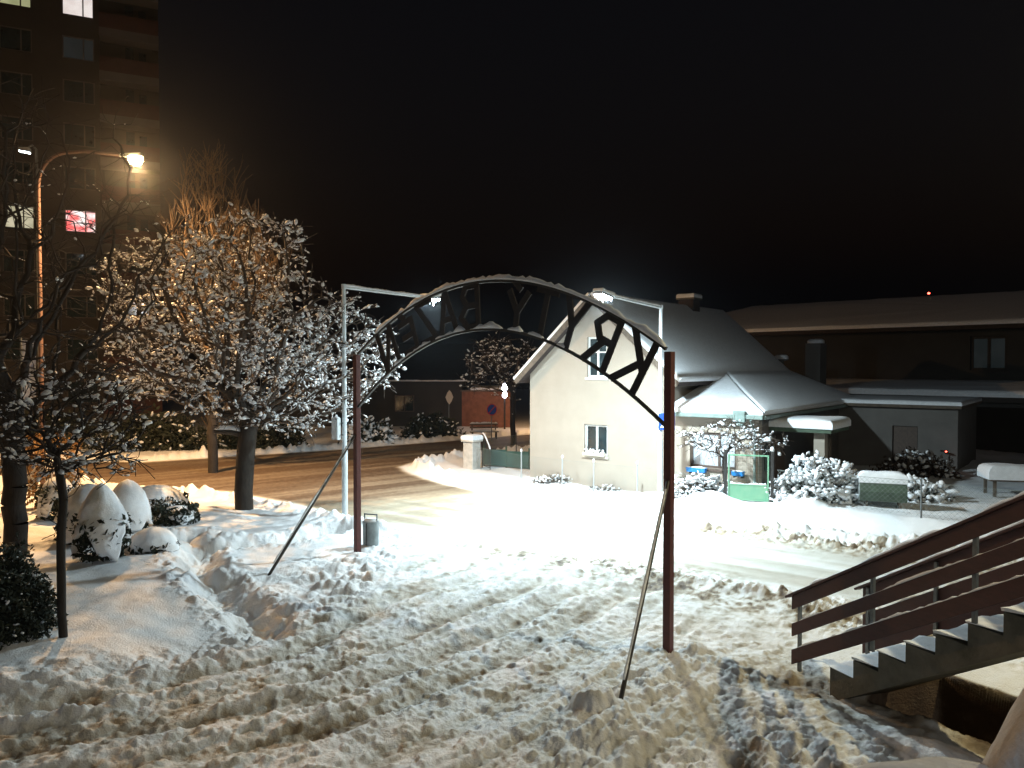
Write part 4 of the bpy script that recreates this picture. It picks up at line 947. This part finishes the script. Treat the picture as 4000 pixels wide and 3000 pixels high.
# ------------------------------------------------------------------ garden table under snow, far right
z0 = .26
t = thing('garden_table', 'dark garden table under a thick slab of snow at the right edge', 'table', (15.5, 23.4, z0), R(-12))
m_ = MB(); m_.box(-.95, .95, -.45, .45, .64, .69); m_.build('tabletop', M['wood_old'], t, bevel=.01)
for x in (-.8, .8):
    for y in (-.36, .36):
        m_ = MB(); m_.box(x - .04, x + .04, y - .04, y + .04, -.5, .638); m_.build('leg', M['wood_old'], t)
slab([(-1.0, -.48, .69), (1.0, -.48, .69), (1.0, .48, .69), (-1.0, .48, .69)], .42, 4, .12, .03, .22).build('snow_cap', M['snow'], t, smooth=True)

# ------------------------------------------------------------------ shed and the large building behind, right
sh = thing('shed', 'low grey plastered shed with dark door and snowy flat roof, right of the house', 'shed', (13.9, 31.0, 0), R(-TH))
wall_with_holes(-3.2, 3.6, 0, .25, (lambda x: 2.78, []), [(1.35, 2.25, -.3, 2.05)]).build('wall', M['plaster_grey'], sh)
m_ = MB(); m_.box(3.35, 3.6, .253, 5, -.3, 2.78); m_.build('side_wall', M['plaster_grey'], sh)
m_ = MB(); m_.box(1.38, 2.22, .10, .15, -.2, 2.03); m_.build('door', M['frame_brown'], sh)
m_ = MB(); m_.box(-3.3, 3.75, -.3, 5.2, 2.783, 2.90); rf = m_.build('roof', M['wood_old'], sh)
slab([(-3.3, -.32, 2.90), (3.77, -.32, 2.90), (3.77, 5.2, 2.90), (-3.3, 5.2, 2.90)], .16, 4, .3, .02).build('roof_snow', M['snow'], sh, smooth=True)
BB = thing('large_building', 'large dark two-storey building with snow-edged roof behind the shed', 'building', (14.9, 50.0, 0), R(-45))
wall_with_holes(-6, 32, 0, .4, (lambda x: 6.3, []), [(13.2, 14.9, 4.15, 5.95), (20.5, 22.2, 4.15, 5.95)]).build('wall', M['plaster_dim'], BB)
window(BB, 13.2, 14.9, 4.15, 5.95, .15, frame='panel', emitm='win_dimblue', bars=(.5,), fw=.14, sill='panel')
window(BB, 20.5, 22.2, 4.15, 5.95, .15, frame='panel', bars=(.5,), fw=.14, sill='panel')
m_ = MB(); m_.hexa([(-6.6, -.9, 6.3), (32.6, -.9, 6.3), (32.6, 9, 6.3), (-6.6, 9, 6.3)], [(-6.6, -.9, 6.5), (32.6, -.9, 6.5), (32.6, 9, 6.5), (-6.6, 9, 6.5)]); m_.hexa([(-6.5, -.8, 6.503), (32.5, -.8, 6.503), (32.5, 9, 6.503), (-6.5, 9, 6.503)], [(-1.5, 4, 8.35), (30, 4, 8.35), (30, 4.2, 8.35), (-1.5, 4.2, 8.35)]); m_.build('roof', M['roof_tile'], BB)
slab([(-6.6, -.95, 6.51), (32.6, -.95, 6.51), (30, 4.05, 8.37), (-1.5, 4.05, 8.37)], .22, 4, .6, .03, .2).build('roof_snow', M['snow'], BB, smooth=True)
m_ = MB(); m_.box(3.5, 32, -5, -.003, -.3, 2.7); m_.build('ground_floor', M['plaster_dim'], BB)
m_ = MB(); m_.box(3.3, 32.2, -5.3, -.004, 2.703, 2.95); lg = m_.build('ledge', M['panel'], BB)
slab([(3.25, -5.35, 2.95), (32.2, -5.35, 2.95), (32.2, -.02, 3.35), (3.25, -.02, 3.35)], .3, 5, .6, .03, .2).build('roof_snow', M['snow'], BB, smooth=True)
m_ = MB(); m_.box(9.0, 11.5, -5.02, -5.003, 0, 2.3); m_.build('garage_door', M['car'], BB)
def chimney(label, x, y, z0, z1, w, vent=False):
    t = thing('chimney', label, 'chimney', (x, y, z0), R(-45)); m_ = MB()
    if vent: m_.tube([(0, 0, 0), (0, 0, z1 - z0)], w * .35, 10); m_.tube([(0, 0, z1 - z0 - .06), (0, 0, z1 - z0)], w, 12)
    else: m_.box(-w, w, -w, w, 0, z1 - z0)
    m_.build('shaft', M['plaster_grey'] if not vent else M['galv_dark'], t)
    slab([(w * 1.1 * math.cos(a), w * 1.1 * math.sin(a), z1 - z0) for a in np.linspace(0, 6.283, 11)[:-1]], .22, 5, .12, .02, .2).build('snow_cap', M['snow'], t, smooth=True)
c = pt(1762, 742, 37.0); chimney('stout square chimney with a snow cap above the shed roof', c[0], c[1], 2.9, c[2], .36)
c = pt(1688, 776, 37.0); chimney('thin vent pipe with a snow-topped cowl left of the stout chimney', c[0], c[1], 2.9, c[2], .30, True)
for nm, lb, c in (('warning_light', 'small red light above the dark building roof', pt(2004, 634, 47.0)), ('red_lamp', 'tiny red lamp on the shed wall', pt(2046, 976, 28.6))):
    t = thing(nm, lb, 'light', c); m_ = MB(); m_.lathe([(.02, -.06), (.07, -.03), (.07, .03), (.02, .06)] if nm == 'warning_light' else [(.01, -.025), (.028, -.012), (.028, .012), (.01, .025)], 8); m_.build('lens', M['red_light'], t)
    m_ = MB()
    if nm == 'warning_light': m_.tube([(0, 0, -.06), (0, 0, -2.5)], .025, 6)
    else: m_.box(-.05, .05, .05, .3, -.03, .03)
    m_.build('mount', M['dark_steel'], t)

# ------------------------------------------------------------------ low building across the far road, sign posts, bench
LB = thing('low_building', 'long low building with snowy roof across the far road, its right end wall lit orange', 'building', (-16, 55.0, 0))
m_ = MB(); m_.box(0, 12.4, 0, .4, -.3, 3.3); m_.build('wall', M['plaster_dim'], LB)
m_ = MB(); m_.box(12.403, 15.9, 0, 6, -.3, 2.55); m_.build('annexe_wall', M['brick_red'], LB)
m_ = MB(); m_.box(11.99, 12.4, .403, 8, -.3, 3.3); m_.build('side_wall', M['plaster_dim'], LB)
m_ = MB(); m_.hexa([(-.5, -.6, 3.3), (13, -.6, 3.3), (13, 10, 3.3), (-.5, 10, 3.3)], [(-.5, 4.6, 6.1), (13, 4.6, 6.1), (13, 4.8, 6.1), (-.5, 4.8, 6.1)]); m_.build('roof', mat('roof_unlit_blue', (.018, .021, .030), .7, .2, 2), LB)  # dark blue base colour stands for the lack of light on this roof
snow_strip([(-.5, -.55, 3.30), (13, -.55, 3.30)], .25, .10, 12, lump=.15).build('roof_snow', M['snow'], LB, smooth=2)
m_ = MB(); m_.box(12.3, 16.1, -.2, 6.2, 2.553, 2.66); m_.build('annexe_roof', M['wood_old'], LB)
slab([(13.02, -.22, 2.66), (16.12, -.22, 2.66), (16.12, 6, 2.66), (13.02, 6, 2.66)], .2, 5, .3, .02, .15).build('roof_snow', M['snow'], LB, smooth=True)
window(LB, 3.2, 4.6, 1.1, 2.3, -.12, frame='frame_brown'); window(LB, 7.6, 9.0, 1.1, 2.3, -.12, frame='frame_brown')
# white lamp of a building showing through the small tree's branches
t = thing('white_wall_lamp', 'bluish-white lamp shining through the small tree across the far road', 'lamp', pt(1090, 842, 52.0)); m_ = MB(); m_.lathe([(.05, -.55), (.17, -.42), (.12, -.1), (.2, .1), (.09, .42), (.05, .5)], 9); m_.build('lens', M['lamp_blue_white'], t, smooth=True)
m_ = MB(); m_.tube([(.0, .25, .6), (0, .25, -3.0)], .06, 8); m_.tube([(0, .25, .55), (0, 0, .52)], .04, 6); m_.build('post', M['dark_steel'], t)
c = pt(970, 858, 47.0); z0 = zg(c[0], c[1]); t = thing('priority_sign', 'pale pinkish diamond-shaped sign seen almost edge-on, on a thin post across the road', 'sign', (c[0], c[1], z0 - .1), R(55))
m_ = MB(); h_ = c[2] - z0 + .1; m_.prism([(.40 * s * (1 if abs(q) < .2 else .9), -.03, h_ + q * 1) for s, q in ((0, -.44), (.55, -.27), (.9, 0), (.55, .27), (0, .44), (-.55, .27), (-.9, 0), (-.55, -.27))], (0, .02, 0)); m_.build('plate', M['sign_pink'], t)
m_ = MB(); m_.tube([(0, .02, 0), (0, .02, h_ + .3)], .03, 8); m_.build('post', M['galv_dark'], t)
c = pt(1062, 885, 44.5); z0 = zg(c[0], c[1]); t = thing('no_stopping_sign', 'round blue sign on a thin post beside the snowy bench', 'sign', (c[0], c[1], z0 - .1), R(30)); h_ = c[2] - z0 + .1
m_ = MB(); m_.tube([(0, -.035, h_), (0, -.015, h_)], .34, 24); m_.build('plate', M['sign_blue'], t); m_ = MB(); m_.tube([(0, .02, 0), (0, .02, h_ + .2)], .03, 8); m_.build('post', M['galv_dark'], t)
m_ = MB()
for k in range(24):
    a0, a1 = 2 * math.pi * k / 24, 2 * math.pi * (k + 1) / 24
    m_.prism([(r_ * math.cos(a), -.038, h_ + r_ * math.sin(a)) for r_, a in ((.29, a0), (.34, a0), (.34, a1), (.29, a1))], (0, .002, 0))
m_.bar((-.2, -.038, h_ - .2), (.2, -.038, h_ + .2), .003, .06); m_.build('ring', M['sign_red'], t)
c = pt(1046, 928, 46.0); z0 = zg(c[0], c[1]); t = thing('bench', 'dark bench with snow on seat and back across the far road', 'bench', (c[0], c[1], z0), R(8))
m_ = MB(); m_.box(-.85, .85, -.22, .22, .40, .45); m_.build('seat', M['wood_old'], t); m_ = MB(); m_.box(-.85, .85, .24, .28, .62, .72).box(-.85, .85, .245, .285, .80, .90); m_.build('backrest', M['wood_old'], t)
for x in (-.75, .68):
    m_ = MB(); m_.box(x, x + .07, -.2, .2, -.1, .398).box(x, x + .07, .286, .33, .0, .92); m_.build('leg', M['dark_steel'], t)
snow_strip([(-.84, 0, .45), (.84, 0, .45)], .40, .12, 6, lump=.15).build('snow_cap', M['snow'], t, smooth=2); snow_strip([(-.84, .265, .90), (.84, .265, .90)], .06, .08, 6, lump=.3).build('snow_cap', M['snow'], t, smooth=2)
# pale banner on a post, far left behind the branches
c = pt(63, 870, 24.5); t = thing('banner', 'tall pale banner hanging on a post beside the bowed street lamp, far left', 'banner', (c[0], c[1], zg(c[0], c[1])), R(12)); zt = H + (790 - 735) / 1659 * 24.5 - zg(c[0], c[1]); zb = c[2] - zg(c[0], c[1])
m_ = MB(); m_.tube([(-.24, .03, 0), (-.24, .03, zt + .1)], .03, 8); m_.build('post', M['galv_dark'], t)
m_ = MB(); n = 12
for k in range(n):
    a, b = zb + (zt - zb) * k / n, zb + (zt - zb) * (k + 1) / n; wv = lambda z: .03 * math.sin(z * 3)
    m_.hexa([(-.2, wv(a) - .006, a), (.18, wv(a) - .006 + .02, a), (.18, wv(a) + .02, a), (-.2, wv(a), a)], [(-.2, wv(b) - .006, b), (.18, wv(b) - .006 + .02, b), (.18, wv(b) + .02, b), (-.2, wv(b), b)])
m_.build('cloth', mat('banner_cloth', (.55, .57, .62), .8, .15, 1.5, col2=(.30, .36, .52)), t)

# ------------------------------------------------------------------ apartment block, upper left
ang = math.degrees(math.atan2(.43, .9))
AB = thing('apartment_block', 'tall dark apartment block with a few lit windows and stacked balconies at upper left', 'apartment block', (-23.7, 52.0, 0), R(ang))
BW = 3.5
cols = [('A', -BW - 2.1, -BW - .3), ('B', -BW - 5.5, -BW - 3.75), ('C', -BW - 9.0, -BW - 7.2), ('D', -BW - 12.5, -BW - 10.7)]
holes = []; lit = {('A', 0): 'win_white', ('B', 0): 'win_green', ('A', 5): 'win_pink', ('B', 5): 'win_yellow', ('C', 5): 'win_blue', ('C', 6): 'win_yellow', ('A', 1): 'win_dimblue'}
zf = [28.33 - 2.77 * k for k in range(-1, 10)]
for nm, a, b in cols:
    for z in zf: holes.append((a, b, z - 1.45 - .75 + .75, z))
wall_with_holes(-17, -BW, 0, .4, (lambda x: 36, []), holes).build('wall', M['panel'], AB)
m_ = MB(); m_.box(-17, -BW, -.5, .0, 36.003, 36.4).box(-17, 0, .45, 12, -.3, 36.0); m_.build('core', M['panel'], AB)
for nm, a, b in cols:
    for k, z in enumerate(zf):
        window(AB, a, b, z - 1.45, z, .08, frame='panel_light', bars=(.66,) if nm in 'AB' else (.5,), fw=.07, emitm=lit.get((nm, k - 1)))
for k, z in enumerate(zf):
    zc = z - 2.15
    m_ = MB(); m_.box(-BW + .01, 0, -.75, .44, zc - .55, zc); bal = m_.build('balcony', M['panel_light'], AB)
    m_ = MB(); m_.box(-BW + .02, -.01, -.74, -.69, zc + .003, zc + .95).box(-.06, -.01, -.685, .44, zc + .003, zc + .95); m_.build('parapet', M['dark_red_panel'], bal)
    m_ = MB(); m_.box(-BW + 1.5, -BW + 2.0, .40, .446, zc + .9, zc + 2.1).box(-BW + 2.3, -BW + 2.75, .40, .446, zc + .95, zc + 1.9); m_.build('window', M['glass'], bal)

# ------------------------------------------------------------------ stair with timber rails, terrace, parapet
ST = thing('staircase', 'concrete outdoor staircase with dark red board railings, lower right', 'staircase', (S0[0], S0[1], 0), math.atan2(SD[1], SD[0]))
# local: x up the run, y to the right-hand (far) side when looking along the run is negative -> far side is +y after check
SGN = 1 if (Matrix.Rotation(math.atan2(SD[1], SD[0]), 2) @ Vector((0, 1))).dot(Vector((SL[0], SL[1]))) > 0 else -1
RISE, TR, NS, SWD, SX, SZ = .262, .43, 11, 1.05, .60, -.092
yy = lambda l: SGN * l
m_ = MB(); poly = [(-.02, -.35)]
poly = []
for k in range(NS): poly += [(SX + k * TR, SZ + k * RISE - (.16 if k == 0 else 0)), (SX + k * TR, SZ + (k + 1) * RISE)]
poly += [(SX + NS * TR, SZ + NS * RISE), (SX + NS * TR, 2.58), (SX + .12, -.26)]
ya, yb = sorted((yy(.12), yy(SWD + .1)))
m_.prism([(x, ya, z) for x, z in poly], (0, yb - ya, 0)); m_.build('flight', M['concrete'], ST)
sn = MB(); rng = np.random.default_rng(8)
for k in range(NS):
    z = SZ + (k + 1) * RISE; x0, x1 = SX + k * TR - .025, SX + (k + 1) * TR - .004
    ws = np.linspace(ya + .0, yb, 9); V = []
    for j, w_ in enumerate(ws):
        e = .55 + .45 * math.sin(math.pi * (j + .0) / 8) ** .5; h_ = .055 * e * (1 + .35 * rng.standard_normal())
        h_ = max(.012, h_); V += [(x0, w_, z + .003), (x0 - .012, w_, z + h_ * .7), (x0 + .07, w_, z + h_), (x1, w_, z + h_ * 1.25)]
    F = [(j * 4 + i, j * 4 + i + 1, (j + 1) * 4 + i + 1, (j + 1) * 4 + i) for j in range(8) for i in range(3)] + [(0, 3, 2, 1), (32, 33, 34, 35)]
    sn.add(V, F)
sn.build('tread_snow', M['snow'], ST)
def railing(lat, posts, x0, x1, name_):
    y = yy(lat); m_ = MB(); m_.bar((x0 + .02, y, .62 + .57 * x0), (x0 + .05, y, .62 + .57 * x0), .02, .02)
    sl = .57; r_ = MB()
    out = yy(-.03) if lat < .5 else yy(.03)
    boards = []
    for h_, w_, o in ((.92, .20, 0.0), (.52, .19, .0), (.12, .22, 0.0)):
        b = MB(); b.hexa([(x0 + o, y - .02 + out, h_ - w_ / 2 + sl * x0), (x1, y - .02 + out, h_ - w_ / 2 + sl * x1), (x1, y + .02 + out, h_ - w_ / 2 + sl * x1), (x0 + o, y + .02 + out, h_ - w_ / 2 + sl * x0)],
                         [(x0 + o, y - .02 + out, h_ + w_ / 2 + sl * x0), (x1, y - .02 + out, h_ + w_ / 2 + sl * x1), (x1, y + .02 + out, h_ + w_ / 2 + sl * x1), (x0 + o, y + .02 + out, h_ + w_ / 2 + sl * x0)])
        bo = b.build('rail_board', M['rail_red'], ST, bevel=.006); boards.append(bo)
        top = h_ + w_ / 2
        if h_ == .92:
            c_ = MB(); c_.bar((x0 - .12, y + out * .5, top + .024 + sl * (x0 - .12)), (x1, y + out * .5, top + .024 + sl * x1), .12, .035); c_.build('handrail', M['rail_red'], ST, bevel=.006)
            xs_ = np.linspace(x0 + .35, x1, 40); snow_strip([(x, y + out * .5, top + .043 + sl * x) for x in xs_], .09, .035, int(lat * 10) + 3, lump=.6).build('snow_cap', M['snow'], ST, smooth=2)
        else:
            xs_ = np.linspace(x0 + .15, x1, 40); snow_strip([(x, y + out, top + .002 + sl * x) for x in xs_], .05, .02, int(lat * 10) + int(h_ * 10), lump=.7).build('snow_cap', M['snow'], ST, smooth=2)
    for px_ in posts:
        b = MB(); b.box(px_ - .025, px_ + .025, y - .0195 + .0, y + .0195, sl * px_ - .12, .99 + sl * px_); b.build('rail_post', M['galv_dark'], ST)
railing(-.02, (.14, 1.5, 2.95, 4.4), 0.02, 5.1, 'near')
railing(SWD + .22, (.1, 1.3, 2.7, 4.2), -.02, 5.1, 'far')
tr = MB(); tr.box(-9, 9.5, -13, 1.6, -.3, 2.80); tr.box(6.0, 12, 1.603, 6.0, -.3, 2.78); tag(tr.build('terrace', M['concrete']), kind='structure')
pp = thing('terrace_parapet', 'snow-heaped terrace parapet corner close to the camera, bottom right corner', 'parapet', (1.2, 2.05, 2.8))
m_ = MB(); m_.box(-.3, 2.4, -.12, .16, 0, .28).box(.32, 2.4, -.14, .20, .283, .50); m_.build('coping', M['concrete'], pp, bevel=.02)
def heap(c, rx, ry, h, seed):
    n, k = 28, 10; V = []; 
    for i in range(k):
        f = i / (k - 1) * math.pi / 2
        for j in range(n):
            a = 2 * math.pi * j / n; w_ = 1 + .09 * math.cos(f) * float(perlin(math.cos(a) * 1.3 + seed, math.sin(a) * 1.3 + f * 1.5, 5))
            V.append((c[0] + rx * math.cos(f) ** .8 * math.cos(a) * w_, c[1] + ry * math.cos(f) ** .8 * math.sin(a) * w_, c[2] + h * math.sin(f) * w_))
    F = [(i * n + j, i * n + (j + 1) % n, (i + 1) * n + (j + 1) % n, (i + 1) * n + j) for i in range(k - 1) for j in range(n)]
    return MB().add(V, F)
q = heap((-.02, .0, .20), .44, .24, .31, 1); q2 = heap((.60, .02, .2), .52, .30, .66, 2); q.add(q2.v, q2.f); q3 = heap((1.3, .05, .40), .8, .34, .60, 3); q.add(q3.v, q3.f); q.build('snow_cap', M['snow'], pp, smooth=2)

# ------------------------------------------------------------------ added thin haze, standing in for the lens glow round the lamps
hz = MB(); hz.box(-262, 262, -16, 131, -4, 37.5)
hm = bpy.data.materials.new('lamp_halo_haze'); hm.use_nodes = True; nt = hm.node_tree; nt.nodes.remove(nt.nodes['Principled BSDF'])
pv = nt.nodes.new('ShaderNodeVolumePrincipled'); pv.inputs['Density'].default_value = .0004; pv.inputs['Color'].default_value = (.88, .93, 1.0, 1); pv.inputs['Anisotropy'].default_value = .9
nt.links.new(pv.outputs[0], nt.nodes['Material Output'].inputs['Volume'])
tag(hz.build('haze', hm), kind='stuff')

# ------------------------------------------------------------------ night sky and camera
w = bpy.data.worlds.new('World'); scene.world = w; w.use_nodes = True; nt = w.node_tree; bg = nt.nodes['Background']
sk = nt.nodes.new('ShaderNodeTexSky'); sk.sky_type = 'NISHITA'; sk.sun_disc = False; sk.sun_elevation = R(-3.0); sk.sun_rotation = R(200); sk.altitude = 300
add = nt.nodes.new('ShaderNodeMix'); add.data_type = 'RGBA'; add.blend_type = 'ADD'; add.inputs['Factor'].default_value = 1.0
add.inputs['B'].default_value = (.026, .025, .034, 1)      # glow of the town on the low cloud
nt.links.new(sk.outputs[0], add.inputs['A']); nt.links.new(add.outputs['Result'], bg.inputs[0]); bg.inputs[1].default_value = .04
cam = bpy.data.cameras.new('Camera'); co = bpy.data.objects.new('Camera', cam); COL.objects.link(co)
co.location = (0, 0, H); co.rotation_euler = (R(90 - 1.365), 0, 0); cam.lens = 27.0; cam.sensor_width = 36; cam.clip_end = 1000; cam.clip_start = .05
scene.camera = co
scene.view_settings.view_transform = 'Standard'; scene.view_settings.look = 'None'; scene.view_settings.exposure = 0; scene.view_settings.gamma = 1
scene.render.engine = 'CYCLES'; scene.cycles.use_denoising = True; scene.cycles.max_bounces = 6; scene.cycles.diffuse_bounces = 3; scene.cycles.sample_clamp_indirect = 4
